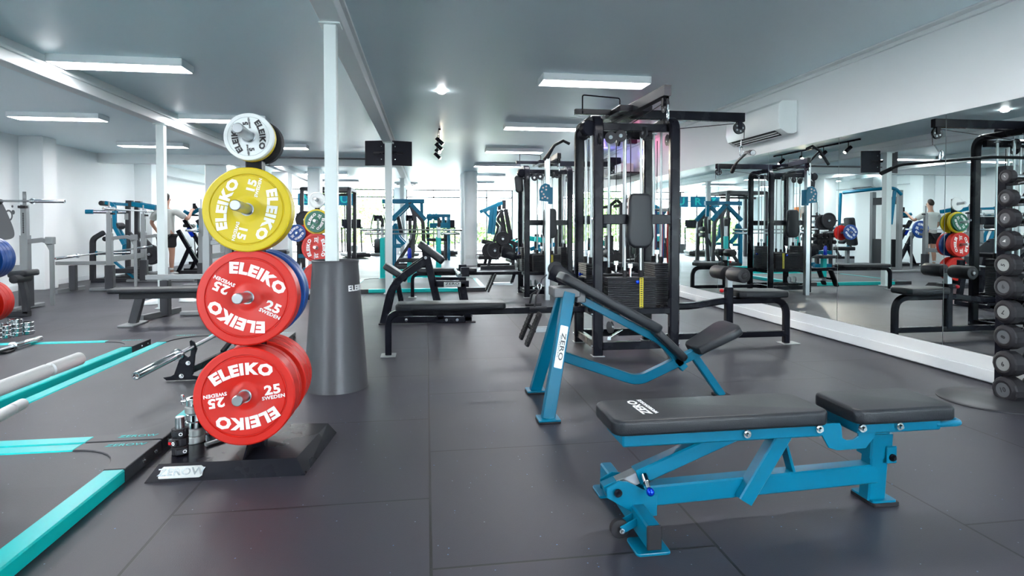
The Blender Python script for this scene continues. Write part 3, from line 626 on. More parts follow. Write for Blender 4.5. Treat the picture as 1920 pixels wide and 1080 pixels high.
# ---- barbell collars on the base
def chrome_collar(x, y, z, label, rot=0, s=1.0, kind='chrome'):
    t = thing('barbell_collar', label, 'collar', (x, y, z))
    m = MB(); h = .034*s; m.lathe([(0, .026*s), (0, .04*s), (.004, .043*s), (h-.004, .043*s), (h, .04*s), (h, .026*s)], (x, y, z), (0, 0, 1), 24, closed=True); m.build('ring', kind, t)
    a = R(rot); d = V3((cos(a), sin(a), 0)); c = V3((x, y, z+h/2)); m = MB(); m.cyl(c+d*.038*s, c+d*.066*s, .007*s); m.cyl(c+d*.062*s+V3((0, 0, -.016)), c+d*.062*s+V3((0, 0, .02)), .006*s, seg=8); m.sph(c+d*.062*s+V3((0, 0, .024)), .009*s, 8); m.build('lever', 'chrome', t); return t
p = az(366, 828, .068)
for k in range(6):
    chrome_collar(p.x+.004*(k % 2), p.y, .068+.0372*k, ['barbell collar at the bottom of the tall chrome stack', 'chrome collar second from the bottom of the tall stack', 'chrome collar third from the bottom of the tall stack', 'chrome collar third from the top of the tall stack', 'chrome collar second from the top of the tall stack', 'chrome collar on top of the tall stack with its lever to the left'][k], (60, 200, 60, 20, 300, 175)[k], 1.03, ('alu', 'alu', 'chrome', 'chrome', 'alu', 'chrome')[k])
p2 = az(393, 818, .068)
for k in range(2): chrome_collar(p2.x, p2.y+.05, .068+.0352*k, ['chrome collar low beside the tall stack, half behind the red plate', 'chrome collar upon another, half behind the red plate'][k], 200+30*k, .95)
p = az(338, 850, .068)
t = thing('collar_peg', 'short grey steel peg standing up through the black plastic collars', 'peg', (p.x, p.y, .068)); m = MB(); m.lathe([(0, .02), (.172, .02), (.175, .018)], (p.x, p.y, .0681), (0, 0, 1), 24); m.build('peg', 'steel', t)
for k in range(3):
    z = .069+.042*k; t = thing('clamp_collar', ['black plastic clamp collar at the bottom of the short stack', 'black plastic clamp collar with a red button, middle of the short stack', 'black plastic clamp collar on top of the short stack'][k], 'collar', (p.x, p.y, z))
    m = MB(); m.lathe([(0, .0215), (0, .034), (.003, .037), (.034, .037), (.037, .034), (.037, .0215)], (p.x, p.y, z), (0, 0, 1), 10, closed=True); m.build('ring', 'rubber', t)
    a = R((-60, -120, -80)[k]); d = V3((cos(a), sin(a), 0)); q = V3((-d.y, d.x, 0)); c = V3((p.x, p.y, z+.0185)); m = MB(); m.box((0, 0, 0), (.02, .05, .028), frame(c+d*.036, d, q), .004); m.build('latch', 'cast', t)
    m = MB()
    fr = frame(c+d*.0465, q, (0, 0, 1)); letter(m, 'O', .022, fr @ Matrix.Translation((.012, 0, 0)), bold=.0006, ext=.0006); m.build('mark', 'txtw', t)
    if k == 1: m = MB(); m.box((-.008, 0, .001), (.016, .012, .006), fr, .001); m.build('button', 'knobr', t)
q = az(404, 832, .068); m = MB(); m.bar((q.x-.035, q.y-.035, .079), (q.x+.03, q.y+.04, .079), .018, .014, (1, -1, 0), .003); tag(m.build('steel_clip', 'alu', None, (q.x, q.y, .068)), 'flat pale metal clip lying on the tree base beside the collars', 'clip')

# ================================================================ lifting platforms
def platform(label, x0, x1, y0, y1, w_=.09, h=.062, corners=(1, 1, 1, 1), matlab=None, ends=None):
    t = thing('lifting_platform', label, 'platform', ((x0+x1)/2, (y0+y1)/2, 0)); g_ = .36
    m = MB(); m.bb((x0+w_-.01, y0+w_-.01, 0), (x1-w_+.01, y1-w_+.01, h-.006)); m.build('mat', 'mat', t)
    for a, b in (((x0, y0+g_), (x0+w_, y1-g_)), ((x1-w_, y0+g_), (x1, y1-g_)), ((x0+g_, y0), (x1-g_, y0+w_)), ((x0+g_, y1-w_), (x1-g_, y1))):
        m = MB(); m.bb((a[0], a[1], 0), (b[0], b[1], h), .006); m.build('side_rail', 'turq', t)
    for cx_, cy_, sx, sy in ((x0, y0, 1, 1), (x1, y0, -1, 1), (x0, y1, 1, -1), (x1, y1, -1, -1)):
        m = MB(); ar = [(0, 0), (g_, 0), (g_, w_)]+[(w_+(g_-w_)*(1-sin(a)), w_+(g_-w_)*(1-cos(a))) for a in [R(90*k/8) for k in range(9)]][0:0]
        arc = [(g_-(g_-w_)*sin(R(90*k/8)), g_-(g_-w_)*cos(R(90*k/8))) for k in range(9)]
        ol = [(0, 0), (g_, 0)]+arc+[(0, g_)]
        m.prism(ol, frame((cx_, cy_, 0), (sx, 0, 0), (0, sy, 0)), *((0, h+.002) if sx*sy > 0 else (-h-.002, 0)), .003, 1); c_ = m.build('corner_bracket', 'dgrey', t)
        m = MB()
        for d in (.07, .19): bolt(m, (cx_, cy_+sy*d, h*.5), (-sx, 0, 0), .009, .008)
        m.build('bolt', 'chrome', c_)
        m = MB(); letter(m, 'ZEROW', .045, frame((cx_+sx*.14, cy_+sy*.055, h+.003), (1, 0, 0), (0, 1, 0)), ext=.0003, bold=.0006, sx=1.1); m.build('lettering', 'turq', c_)
    return t
platform('nearest turquoise-framed lifting platform, bottom left, its corner by the plate tree', -3.3, -1.33, .35, 3.17)
platform('turquoise-framed platform in the middle left, under the barbell jack', -2.5, -1.33, 3.185, 6.25)
platform('turquoise-framed platform at the far left, in front of the left squat stand', -4.75, -2.62, 2.9, 6.05)
platform('wide turquoise-framed platform running behind the black preacher bench', -1.35, 1.05, 10.3, 12.6)

# ---- barbell jack with barbell
def barbell(label, p0, p1, bar_r=.014, sl_r=.025, sl=.43, endcap=None, cat='barbell', clipped=False):
    p0 = V3(p0); p1 = V3(p1); d = (p1-p0).normalized(); t = thing('barbell', label, cat, (p0+p1)/2)
    m = MB(); m.cyl(p0+d*sl*.9, p1-d*sl*.9, bar_r, seg=14); m.build('shaft', 'steel', t)
    for a, s in ((p0, d), (p1, -d)):
        m = MB(); m.lathe([(.012, sl_r*.45), (.012, sl_r*.62), (0, sl_r*.68), (0, sl_r*.94), (.004, sl_r), (sl-.05, sl_r), (sl-.05, sl_r*1.1), (sl-.045, sl_r*1.1), (sl-.045, sl_r*1.55), (sl-.02, sl_r*1.6), (sl-.018, sl_r*1.1), (sl, sl_r*1.05), (sl+.001, bar_r)], a, s, 28)
        so = m.build('sleeve', 'chrome', t)
        m = MB(); m.lathe([(.0125, .001), (.012, sl_r*.5)], a, s, 16); m.build('end_cap', endcap or 'tan', so)
    return t
p0 = V3((-1.716, 3.76, .25)); d_ = V3((.079, .59, .04)).normalized()
barbell('chrome barbell resting in the black jack behind the collars, sleeve pointing left', p0, p0+d_*2.15, endcap='tan', sl=.47)
t = thing('barbell_jack', 'black steel barbell jack standing on the middle platform behind the red plates', 'barbell jack', (-1.6, 4.9, .062))
for y, k in ((4.40, 0), (5.30, 1)):
    x = -1.67+.134*(y-4.40); zt = .30+.0678*(y-4.4); m = MB(); o_ = [(-.125, .022), (-.10, 0), (.13, 0), (.155, .012), (.145, .018), (.085, .03), (.095, .045), (.11, .19), (.125, .235), (.105, .29), (.08, .305), (.07, .295), (.08, .22), (.075, .185), (.055, .172), (.03, .19), (.025, .215), (.012, .215), (.01, .18), (-.005, .16), (-.045, .045), (-.07, .03)]
    o_ = [(a*.9-.045, b*(zt-.06)/.262) for a, b in o_]
    m.prism(o_, frame((x, y, .062), (1, .0, 0), (0, 0, 1)), -.008, .008, .002, 1); up_ = m.build('upright', 'black', t)
    m = MB()
    bolt(m, (x-.035, y-.008, .062+.03), (0, -1, 0), .012); up2 = m.build('bolt', 'chrome', up_)
    m = MB(); bolt(m, (x+.01, y-.008, .062+.12), (0, -1, 0), .012); m.build('bolt', 'chrome', up_)
m = MB(); m.bar((-1.66, 4.40, .125), (-1.54, 5.30, .13), .035, .05, (1, 0, 0), .004); m.build('beam', 'black', t)
m = MB(); m.bar((-1.6, 4.9, .15), (-1.42, 5.45, .5), .03, .03, (1, 0, 0), .003); m.tube([(-1.42, 5.45, .5), (-1.36, 5.6, .62)], .018, 12); m.build('lever', 'black', t)
# near-left barbell (close to the lens) lying in a low holder
for (pa, Da, pb, Db, lab, rr) in (((-90, 762), 1.75, (150, 672), 2.25, 'blurred chrome barbell end rising into the left edge, nearest the camera', .025),
                             ((-30, 795), 2.35, (42, 757), 2.75, 'lower chrome barbell sleeve at the left edge under the nearest one', .025)):
    def atD(p, D): d = ray(*p); return EYE+d*(D/d.dot(_fw))
    a = atD(pa, Da); b = atD(pb, Db); d = (b-a).normalized()
    t = thing('barbell', lab, 'barbell', b)
    m = MB(); m.lathe([(.004, .001), (.004, .02), (0, .021), (.0, .0235), (.004, rr), (.14, rr), (.145, rr*.8), (.155, rr*.8), (.16, rr), (.40, rr), (.402, rr*1.5), (.425, rr*1.5), (.427, rr*1.1), (.44, .014)], b, -d, 28); m.build('sleeve', 'knurl', t)
    m = MB(); m.cyl(b-d*.438, b-d*1.9, .014); m.build('shaft', 'knurl', t)
    t = thing('barbell_holder', 'black barbell holder arm at the left edge under the '+('nearest' if rr and Da < 2 else 'lower')+' barbell', 'barbell holder', (b-d*.47).xy.to_3d())
    q = b-d*.47; m = MB(); m.bar((q.x, q.y, .0), (q.x, q.y, q.z-.015), .05, .03, (1, 0, 0)); m.build('post', 'black', t)
    m = MB(); m.prism([(-.03, 0), (.03, 0), (.04, .05), (.028, .05), (.02, .015), (-.02, .015), (-.028, .05), (-.04, .05)], frame((q.x, q.y, q.z-.03), V3((0, 0, 1)).cross(d), (0, 0, 1)), -.02, .02, .002, 1); m.build('cradle', 'black', t)
# barbell on the far-left platform
a = V3(az(0, 657, .09)); b = V3(az(76, 634, .09)); d = (b-a).normalized()
barbell('chrome barbell lying low at the left edge in front of the collars', b-d*2.1, b, sl=.42)
for k in (0, 1):
    q = b-d*(.5+1.1*k); t = thing('barbell_cradle', ('right', 'left')[k]+' low black cradle under the barbell at the left edge', 'barbell holder', (q.x, q.y, .062))
    m = MB(); m.box((q.x, q.y, .069), (.1, .1, .013), None, .002); m.build('base', 'rubber', t)
# ================================================================ cable towers
def pulley(mb, c, ax_, r=.05, w_=.022, seg=24):
    mb.lathe([(-w_/2, .008), (-w_/2, r), (-w_*.15, r*.88), (w_*.15, r*.88), (w_/2, r), (w_/2, .008)], c, ax_, seg)
def cushion_outline(L, w0, w1, k=.35):
    return None
def gym(label):
    t = thing('cable_tower', label, 'cable machine', (1.84, 5.3, 0))
    xL, xR, yN, yF, zt = 1.487, 2.19, 4.98, 5.62, 2.13
    for x in (xL, xR):
        m = MB(); m.sweep(fillet([(x, yN, .0), (x, yN, zt-.03), (x, yF, zt-.03), (x, yF, 0)], .13, 7), (1, 0, 0), .09, .062, .012); fr = m.build('side_frame', 'black', t)
        m = MB(); m.bar((x, yN+.03, .09), (x, yF-.03, .09), .05, .07); m.bar((x, yN+.03, .37), (x, yF-.03, .37), .05, .06); m.build('side_rail', 'black', fr)
        for y in (yN, yF):
            m = MB(); m.bb((x-.055, y-.045, 0), (x+.055, y+.045, .008), .002); m.build('foot_plate', 'alu', fr)
        m = MB()
        for y, s in ((yN, -1), (yF, 1)):
            for z in (.09, .37, 1.21):
                sx = 1 if x == xL else -1
                for dz in (-.02, .02): bolt(m, (x+sx*.03, y, z+dz+.06), (0, s, 0), .006, .01) if False else None
                bolt(m, (x-sx*.046, y, z), (-sx, 0, 0), .009, .01)
        m.build('bolt', 'chrome', fr)
    for y in (yN, yF):
        m = MB(); m.bar((xL+.045, y, .09), (xR-.045, y, .09), .06, .07, (0, 1, 0)); m.build('cross_rail', 'black', t)
        m = MB(); m.bar((xL+.045, y, .39), (xR-.045, y, .39), .05, .05, (0, 1, 0)); m.build('cross_rail', 'black', t)
        m = MB(); m.bar((xL+.045, y, 1.205), (xR-.045, y, 1.205), .05, .085, (0, 1, 0)); m.build('cross_rail', 'black', t)
        m = MB(); m.bar((xL, y+(.1 if y == yN else -.1), 2.03), (xR, y+(.1 if y == yN else -.1), 2.03), .05, .07, (0, 1, 0)); m.build('top_rail', 'black', t)
    m = MB(); m.bar((1.84, yN+.02, 2.19), (1.84, yF-.02, 2.19), .3, .05, (1, 0, 0)); m.build('top_deck', 'black', t)
    # booms
    m = MB(); m.bar((1.80, 5.50, 2.185), (1.885, 4.42, 2.215), .06, .085, (1, 0, 0)); bo = m.build('boom', 'dgrey', t)
    m = MB(); m.bar((1.90, 5.3, 2.19), (3.03, 5.3, 2.19), .055, .085, (0, 1, 0)); bo2 = m.build('boom', 'black', t)
    m = MB(); m.bar((1.78, 5.3, 2.20), (1.36, 5.3, 2.20), .055, .05, (0, 1, 0)); m.tube(fillet([(1.72, 5.25, 2.22), (1.5, 5.25, 2.30), (1.08, 5.25, 2.30), (1.08, 5.25, 2.22)], .03), .007, 8) if False else None
    m.build('boom', 'black', t)
    m = MB(); m.tube(fillet([(1.75, 5.18, 2.22), (1.75, 5.18, 2.31), (1.40, 5.18, 2.33), (1.40, 5.18, 2.16)], .02), .006, 8); m.build('guard_wire', 'black', t)
    for b_, c, a_ in ((bo, (1.885, 4.47, 2.105), (1, 0, 0)), (bo2, (2.985, 5.3, 2.09), (0, 1, 0))):
        c = V3(c); a3 = V3(a_); m = MB(); m.box(c+V3((0, 0, .04))+a3*.02, (.008 if a_[0] else .045, .008 if a_[1] else .045, .1), None, .002); m.box(c+V3((0, 0, .04))-a3*.02, (.008 if a_[0] else .045, .008 if a_[1] else .045, .1), None, .002); br_ = m.build('pulley_bracket', 'black', b_)
        m = MB(); pulley(m, c, a3, .058, .024); m.build('pulley', 'cast', t)
        m = MB()
        for k in range(5):
            q = c+V3((0, 0, 0))+(V3((0, cos(k*1.2566), sin(k*1.2566))) if a_[0] else V3((cos(k*1.2566), 0, sin(k*1.2566))))*.033
            m.cut(); m.cyl(q-a3*.0125, q+a3*.0125, .009, seg=10)
        m.build('pulley_hole', 'steel', t)
    # top pulleys
    for c, a_ in (((1.62, 5.04, 1.93), (.3, .95, 0)), ((1.72, 5.06, 1.95), (.3, .95, 0)), ((1.93, 5.05, 1.98), (1, .2, 0)), ((1.49, 4.95, 1.90), (1, 0, 0)), ((2.16, 5.05, 1.92), (1, 0, 0)), ((1.44, 5.3, 1.99), (0, 1, 0)), ((2.05, 5.3, 2.0), (0, 1, 0)), ((1.84, 5.5, 1.97), (1, 0, 0))):
        m = MB(); pulley(m, c, a_, .052, .022); m.build('pulley', 'cast', t)
        m = MB(); a3 = V3(a_).normalized()
        m.lathe([(-.016, .001), (-.016, .018), (.016, .018), (.016, .001)], c, a3, 12); m.build('pulley_hub', 'chrome', t)
    m = MB(); m.lathe([(-.03, .001), (-.03, .062), (-.024, .07), (.024, .07), (.03, .062), (.03, .001)], (1.40, 5.0, 2.0), (.3, -1, 0), 24); m.build('pulley_cover', 'black', t)
    # stacks: x0,x1,y0,y1,z0,z1 ; rods ; pin side
    def stack(x0, x1, y0, y1, z0, z1, n, rods, pinpos, pind, tape):
        m = MB(); h = (z1-z0)/n
        for k in range(n): m.bb((x0, y0, z0+k*h+.0015), (x1, y1, z0+(k+1)*h-.0015), .003)
        s_ = m.build('weight_stack', 'cast', t)
        for rx, ry in rods:
            m = MB(); m.cyl((rx, ry, z1), (rx, ry, 2.06), .0125, seg=12); m.build('guide_rod', 'rod', t)
            m = MB(); m.lathe([(0, .014), (0, .021), (.06, .021), (.06, .014)], (rx, ry, z1), (0, 0, 1), 14, closed=True); m.build('bushing', 'rubber', t)
            m = MB(); m.box((rx, ry, 2.03), (.05, .04, .016), None, .003); m.build('rod_clamp', 'chrome', t)
        cx_, cy_ = (x0+x1)/2, (y0+y1)/2
        m = MB(); m.cyl((cx_, cy_, z1), (cx_, cy_, 1.95), .004, seg=8); m.build('cable', 'cast', t)
        m = MB(); m.cyl((cx_, cy_, z1), (cx_, cy_, z1+.09), .013, seg=10); m.box((cx_, cy_, z1+.1), (.04, .02, .04), None, .003); m.build('cable_end', 'chrome', t)
        p = V3(pinpos); d = V3(pind); m = MB(); m.lathe([(0, .006), (.018, .006), (.02, .015), (.034, .017), (.038, .010)], p, d, 14); m.build('selector_pin', 'knobb', s_)
        if tape:
            m = MB(); m.bb(*tape); m.build('number_tape', 'pin', s_)
            m = MB(); n2 = 14; zz0, zz1 = tape[0][2], tape[1][2]
            for k in range(n2):
                z = zz0+(k+.5)*(zz1-zz0)/n2; m.bb((tape[0][0]+.008, tape[0][1]-.0006, z-.004), (tape[1][0]-.008, tape[0][1]+.0002, z+.004))
            m.build('tape_numbers', 'txtk', s_)
    stack(1.60, 2.055, 5.045, 5.16, .41, .685, 17, ((1.775, 5.10), (1.925, 5.10)), (1.865, 5.043, .645), (0, -1, 0), ((1.895, 5.041, .415), (1.93, 5.044, .68)))
    stack(1.60, 2.055, 5.46, 5.56, .41, .685, 17, ((1.755, 5.51), (1.905, 5.51)), (1.80, 5.562, .66), (0, 1, 0), None)
    stack(1.435, 1.555, 5.17, 5.45, .41, .80, 20, ((1.495, 5.22), (1.495, 5.40)), (1.433, 5.28, .70), (-1, 0, 0), None)
    stack(2.09, 2.235, 5.17, 5.45, .41, .80, 20, ((2.165, 5.22), (2.165, 5.40)), (2.237, 5.28, .66), (1, 0, 0), None)
    for x in (1.70, 1.80): 
        m = MB(); pulley(m, (x-.12, 5.22, .21), (1, .2, 0), .055, .022); m.build('pulley', 'steel', t)
    m = MB(); m.bar((1.60, 5.0, .15), (1.90, 5.55, .11), .03, .03, (0, 0, 1)); m.build('low_brace', 'chrome', t)
    # loose cables on the booms
    m = MB(); m.tube([(1.84, 5.2, 2.07), (1.885, 4.53, 2.13), (1.885, 4.43, 2.15), (1.885, 4.415, 2.06)], .004, 6); m.build('cable', 'cast', t)
    m = MB(); m.tube([(2.1, 5.3, 2.04), (2.93, 5.3, 2.13)], .004, 6); m.tube([(3.04, 5.3, 2.09), (3.035, 5.3, 1.97)], .004, 6); m.build('cable', 'cast', t)
    m = MB(); m.tube([(1.885+.0*k, 4.415+.018*sin(k*.785), 2.02+.045*cos(k*.785)) for k in range(8)], .005, 8, closed=True); m.cyl((1.885, 4.415, 2.06), (1.885, 4.415, 2.10), .009)
    m.build('carabiner', 'chrome', t)
    # back pad facing the camera
    ol = [(-.062, .235), (.062, .235), (.092, .22), (.105, .18), (.105, .02), (.118, -.08), (.122, -.14), (.10, -.21), (.055, -.24), (-.055, -.24), (-.10, -.21), (-.122, -.14), (-.118, -.08), (-.105, .02), (-.105, .18), (-.092, .22)]
    m = MB(); m.prism(ol, frame((1.843, 4.945, 1.193), (1, 0, 0), (0, 0, 1)), -.0, .075, .025, 5); m.build('back_pad', 'vinyl', t)
    # low row bench on the left
    m = MB(); m.sweep(fillet([(1.44, 5.26, .378), (-.13, 5.26, .378), (-.335, 5.26, .378-.07), (-.335, 5.26, .0)][0:2]+[(-.335, 5.26, .375), (-.335, 5.26, 0)], .16, 8), (0, 1, 0), .055, .055, .008); m.build('row_rail', 'black', t)
    m = MB(); m.bb((-.40, 5.19, 0), (-.27, 5.33, .01), .002); m.build('foot_plate', 'alu', t)
    m = MB(); m.prism([(x+.215, y) for x, y in rrect(.97, .27, .05, 6)], frame((0, 5.26, 0), (1, 0, 0), (0, 1, 0)), .405, .468, .02, 4); m.build('row_seat', 'vinyl', t)
    m = MB(); m.prism([(-.10, -.02), (.10, -.1), (.16, -.06), (.16, .02), (.02, .11), (-.05, .11), (-.09, .05)], frame((1.20, 5.26, .68), (1, 0, 0), (0, 0, 1)), -.02, .02, .004, 2); m.build('pulley_housing', 'black', t)
    m = MB(); pulley(m, (1.17, 5.26, .75), (0, 1, 0), .07, .03); m.build('pulley', 'cast', t)
    m = MB(); m.bar((1.30, 5.26, .64), (1.46, 5.26, .64), .04, .06); m.build('housing_arm', 'black', t)
    m = MB(); m.tube([(1.09, 5.26, .70), (1.04, 5.24, .66), (1.01, 5.22, .58)], .006, 8); m.build('cable', 'cast', t)
    m = MB(); m.bar((1.30, 5.26, .20), (.93, 5.26, .20), .05, .05); m.build('foot_beam', 'steel', t)
    m = MB(); m.bar((1.32, 5.26, .355), (1.27, 5.26, .20), .05, .05); m.build('foot_strut', 'black', t)
    for y in (5.08, 5.40):
        m = MB(); fr = frame((.93, y, .235), (.42, 0, 1), (0, 1, 0)); m.prism(rrect(.32, .12, .025), fr, -.012, .012, .003, 1)
        for k in range(7): m.box((-.12+.04*k, 0, .014), (.012, .1, .006), fr)
        m.build('foot_pedal', 'rubber', t)
    m = MB(); m.bar((.94, 5.08, .22), (.94, 5.40, .22), .03, .03, (0, 0, 1)); m.build('pedal_axle', 'black', t)
    # lat pulldown seat on the right
    m = MB(); m.sweep(fillet([(2.23, 5.26, .385), (2.50, 5.26, .385), (2.80, 5.26, .43), (3.47, 5.26, .43), (3.47, 5.26, .0)], [.1, .1, .15], 8), (0, 1, 0), .06, .062, .012); m.build('seat_rail', 'black', t)
    m = MB(); m.bar((2.23, 5.26, .10), (3.46, 5.26, .10), .055, .055, (0, 1, 0)); m.build('floor_rail', 'black', t)
    m = MB(); m.bb((3.41, 5.19, 0), (3.58, 5.33, .01), .002); m.build('foot_plate', 'alu', t)
    m = MB(); m.bar((2.87, 5.26, .10), (2.87, 5.26, .56), .07, .07, (1, 0, 0), .01); m.build('knee_post', 'black', t)
    m = MB(); m.bar((2.87, 5.26, .55), (2.87, 5.26, .665), .05, .05, (1, 0, 0), .003); kp = m.build('adjuster_tube', 'steel', t)
    m = MB(); m.cyl((2.83, 5.25, .53), (2.80, 5.24, .53), .008); m.build('pull_pin', 'black', kp); m = MB(); m.sph((2.785, 5.235, .53), .02, 12); m.build('knob', 'knobr', kp)
    m = MB(); m.cyl((2.87, 4.97, .69), (2.87, 5.55, .69), .015); m.build('roller_axle', 'chrome', kp)
    for y0, y1 in ((4.98, 5.22), (5.30, 5.54)):
        m = MB(); m.lathe([(0, .025), (.0, .045), (.006, .06), (.016, .066), (y1-y0-.016, .066), (y1-y0-.006, .06), (y1-y0, .045), (y1-y0, .025)], (2.87, y0, .69), (0, 1, 0), 28); ro = m.build('thigh_roller', 'foam', t)
        m = MB(); m.lathe([(-.01, .001), (-.01, .026), (.004, .034)], (2.87, y0, .69), (0, 1, 0), 20); m.build('end_cap', 'rubber', ro)
    ol = [(-.25, -.09), (-.2, -.13), (.05, -.15), (.22, -.14), (.25, -.1), (.25, .1), (.22, .14), (.05, .15), (-.2, .13), (-.25, .09)]
    m = MB(); m.prism(ol, frame((3.18, 5.26, 0), (1, 0, 0), (0, 1, 0)), .462, .53, .022, 4); m.build('seat', 'vinyl', t)
    return t
g1 = gym('large black four-post cable tower with weight stacks and a long row bench')
g2 = dup(g1, (1.84+.11, 5.3+4.3, 0), 0, 'second black cable tower farther back, with a teal adjustable pulley')

def local_part(root, mb, name, m_):
    me_root = root.location.copy(); root_l = root.location.copy(); o = mb.build(name, m_, root); return o
X2, Y2 = 1.95, 9.6
cx_ = 1.86; cy_ = 8.95
m = MB(); m.bar((cx_, cy_, 0), (cx_, cy_, 2.2), .075, .075, (1, 0, 0), .006); m.build('pulley_column', 'steel', g2)
m = MB(); m.prism([(-.1, -.12), (.09, -.14), (.09, .05), (.05, .13), (-.02, .15), (-.08, .11), (-.11, .04)], frame((cx_-.03, cy_-.05, 1.66), (1, 0, 0), (0, 0, 1)), -.01, .01, .002, 1); m.box((cx_+.04, cy_-.0, 1.62), (.07, .1, .26), None, .005); tr = m.build('trolley', 'blue', g2)
m = MB()
for bx, bz in ((-.05, .08), (0, .1), (.0, .05), (-.04, -.02), (-.07, .02), (-.02, -.06), (-.06, -.08), (.02, -.08)): m.cyl((cx_-.03+bx, cy_-.061, 1.66+bz), (cx_-.03+bx, cy_-.066, 1.66+bz), .014, seg=12)
m.build('hole_disc', 'alu', tr)
m = MB(); m.tube([(cx_-.14, cy_-.06, 1.58), (cx_-.16, cy_-.06, 1.4), (cx_-.16, cy_-.06, 1.33)], .012, 8); m.build('cable', 'chrome', g2)
# tilted black shoulder pad at the upper left of the second tower
p = ay(973, 345, 9.4); m = MB(); m.prism(rrect(.13, .28, .05), frame(p, (1, 0, .1), (0, 0, 1)), -.03, .03, .015, 3); m.bar(p+V3((.03, .02, .1)), (1.6, 9.3, 1.9), .03, .03); m.build('hanging_pad', 'vinyl', g2)
p = ay(1034, 283, 8.8)
m = MB(); q0 = ay(1020, 300, 8.6); q1 = ay(1040, 272, 8.6); q2 = ay(1056, 264, 8.6); q3 = ay(1068, 270, 8.6)
m.tube([q0, q1, q2, q3], .022, 12); m.tube([q1, (cx_, cy_, 2.18)], .015, 8); m.build('grip_bar', 'cast', g2)
# lat bar hanging from the right boom of the near tower
t = thing('lat_bar', 'bent black lat pulldown bar hanging from the boom beside the air conditioner', 'pulldown bar', (3.0, 5.2, 1.8))
A = V3((2.54, 4.30, 1.72)); B = V3((3.19, 5.80, 1.72)); Cc = (A+B)/2; Cc.z = 1.80; Cc.x = 2.98; Cc.y = 5.25; u = (B-A).normalized()
c1 = Cc-u*.42; c2 = Cc+u*.38
m = MB(); m.tube(fillet([A, c1, Cc, c2, B], .06, 4), .014, 12); m.build('bar', 'cast', t)
for a, b in ((A, A+(c1-A)*.42), (B, B+(c2-B)*.6)): m = MB(); m.tube([a, b], .022, 14); m.build('grip', 'rubber', t)
m = MB(); m.lathe([(0, .001), (0, .019), (.01, .019)], A, (A-c1), 14); m.build('end_cap', 'chrome', t)
m = MB(); m.tube([(Cc.x+.02*sin(k*.785), Cc.y, 1.86+.05*cos(k*.785)) for k in range(8)], .006, 8, closed=True); m.cyl((Cc.x+.03, 5.3, 1.97), (Cc.x+.01, 5.27, 1.90), .006); m.build('carabiner', 'chrome', t)
# triangle row handle
t = thing('rowing_attachment', 'grey triangular row handle hanging on a cable left of the incline bench', 'handle', (1.0, 5.2, .5))
m = MB()
for y in (5.10, 5.30): m.tube([(1.01, 5.2, .57), (.96, y, .52), (.94, y+(.02 if y > 5.2 else -.02), .42)], .009, 8); m.tube([(.90, y+(.02 if y > 5.2 else -.02), .42), (1.05, y+(.02 if y > 5.2 else -.02), .42)], .014, 10)
m.build('frame', 'cast', t)
m = MB(); m.tube([(1.01+.018*sin(k*.785), 5.2, .60+.03*cos(k*.785)) for k in range(8)], .006, 8, closed=True); m.build('carabiner', 'chrome', t)
# ================================================================ preacher bench
t = thing('preacher_bench', 'black preacher curl bench with sloping arm pad and a silver name badge', 'bench', (.0, 7.25, 0))
YN, YFr = 6.97, 7.47
def P(px, py, Y=YN): q = ay(px, py, YN); return V3((q.x, Y, q.z))
for Y in (YN, YFr):
    m = MB(); m.sweep(fillet([P(719, 606, Y), P(735, 533, Y), P(796, 490, Y)], .18, 7), (0, 1, 0), .05, .085, .006); fr = m.build('rear_leg', 'black', t)
    m = MB(); m.sweep([P(827, 598, Y), P(795, 460, Y)], (0, 1, 0), .05, .085, .006); m.build('upright', 'black', t)
    m = MB(); m.sweep([P(878, 600, Y), P(866, 532, Y)], (0, 1, 0), .05, .085, .006); m.build('front_leg', 'black', t)
    m = MB(); m.sweep([P(815, 532, Y), P(879, 532, Y)], (0, 1, 0), .05, .075, .006); m.build('upper_rail', 'black', t)
    m = MB(); m.sweep([P(733, 599, Y), P(884, 599, Y)], (0, 1, 0), .05, .075, .006); rl = m.build('base_rail', 'black', t)
    m = MB(); s = -1
    for px in (762, 837, 857): bolt(m, P(px, 599, Y-.025), (0, s, 0), .013, .012)
    for px, py in ((794, 464), (798, 483)): bolt(m, P(px, py, Y-.025), (0, s, 0), .013, .012)
    m.build('bolt', 'chrome', fr)
    for px in (720, 882):
        q = P(px, 607, Y); m = MB(); m.bb((q.x-.06, Y-.04, 0), (q.x+.06, Y+.04, .015), .003); m.build('rubber_foot', 'rubber', fr)
    m = MB(); q = P(872, 513, Y); m.tube([q+V3((0, -.0, 0)), q+V3((-.1, 0, .05))], .014, 10) if False else m.box(q+V3((.0, 0, .02)), (.1, .05, .11), None, .004); m.build('bar_rest', 'black', t)
m = MB(); a = P(790, 462, 7.22); b = P(825, 488, 7.22); d = (b-a).normalized(); fr = frame((a+b)/2, (d.x, 0, d.z), (0, 1, 0))
m.prism(rrect((b-a).length+.09, .62, .05), fr, -.035, .05, .025, 4); m.build('arm_pad', 'vinyl', t)
m = MB(); a = P(722, 508, 7.2); b = P(752, 527, 7.2); d = (b-a).normalized(); m.prism(rrect((b-a).length+.1, .34, .05), frame((a+b)/2, (d.x, 0, d.z), (0, 1, 0)), -.0, .07, .02, 4); m.build('seat', 'vinyl', t)
m = MB(); m.sweep([P(740, 532, 7.22), P(775, 505, 7.22)], (0, 1, 0), .06, .06); m.bar(P(742, 524, 7.22), P(755, 595, 7.22), .06, .06); m.build('seat_post', 'black', t)
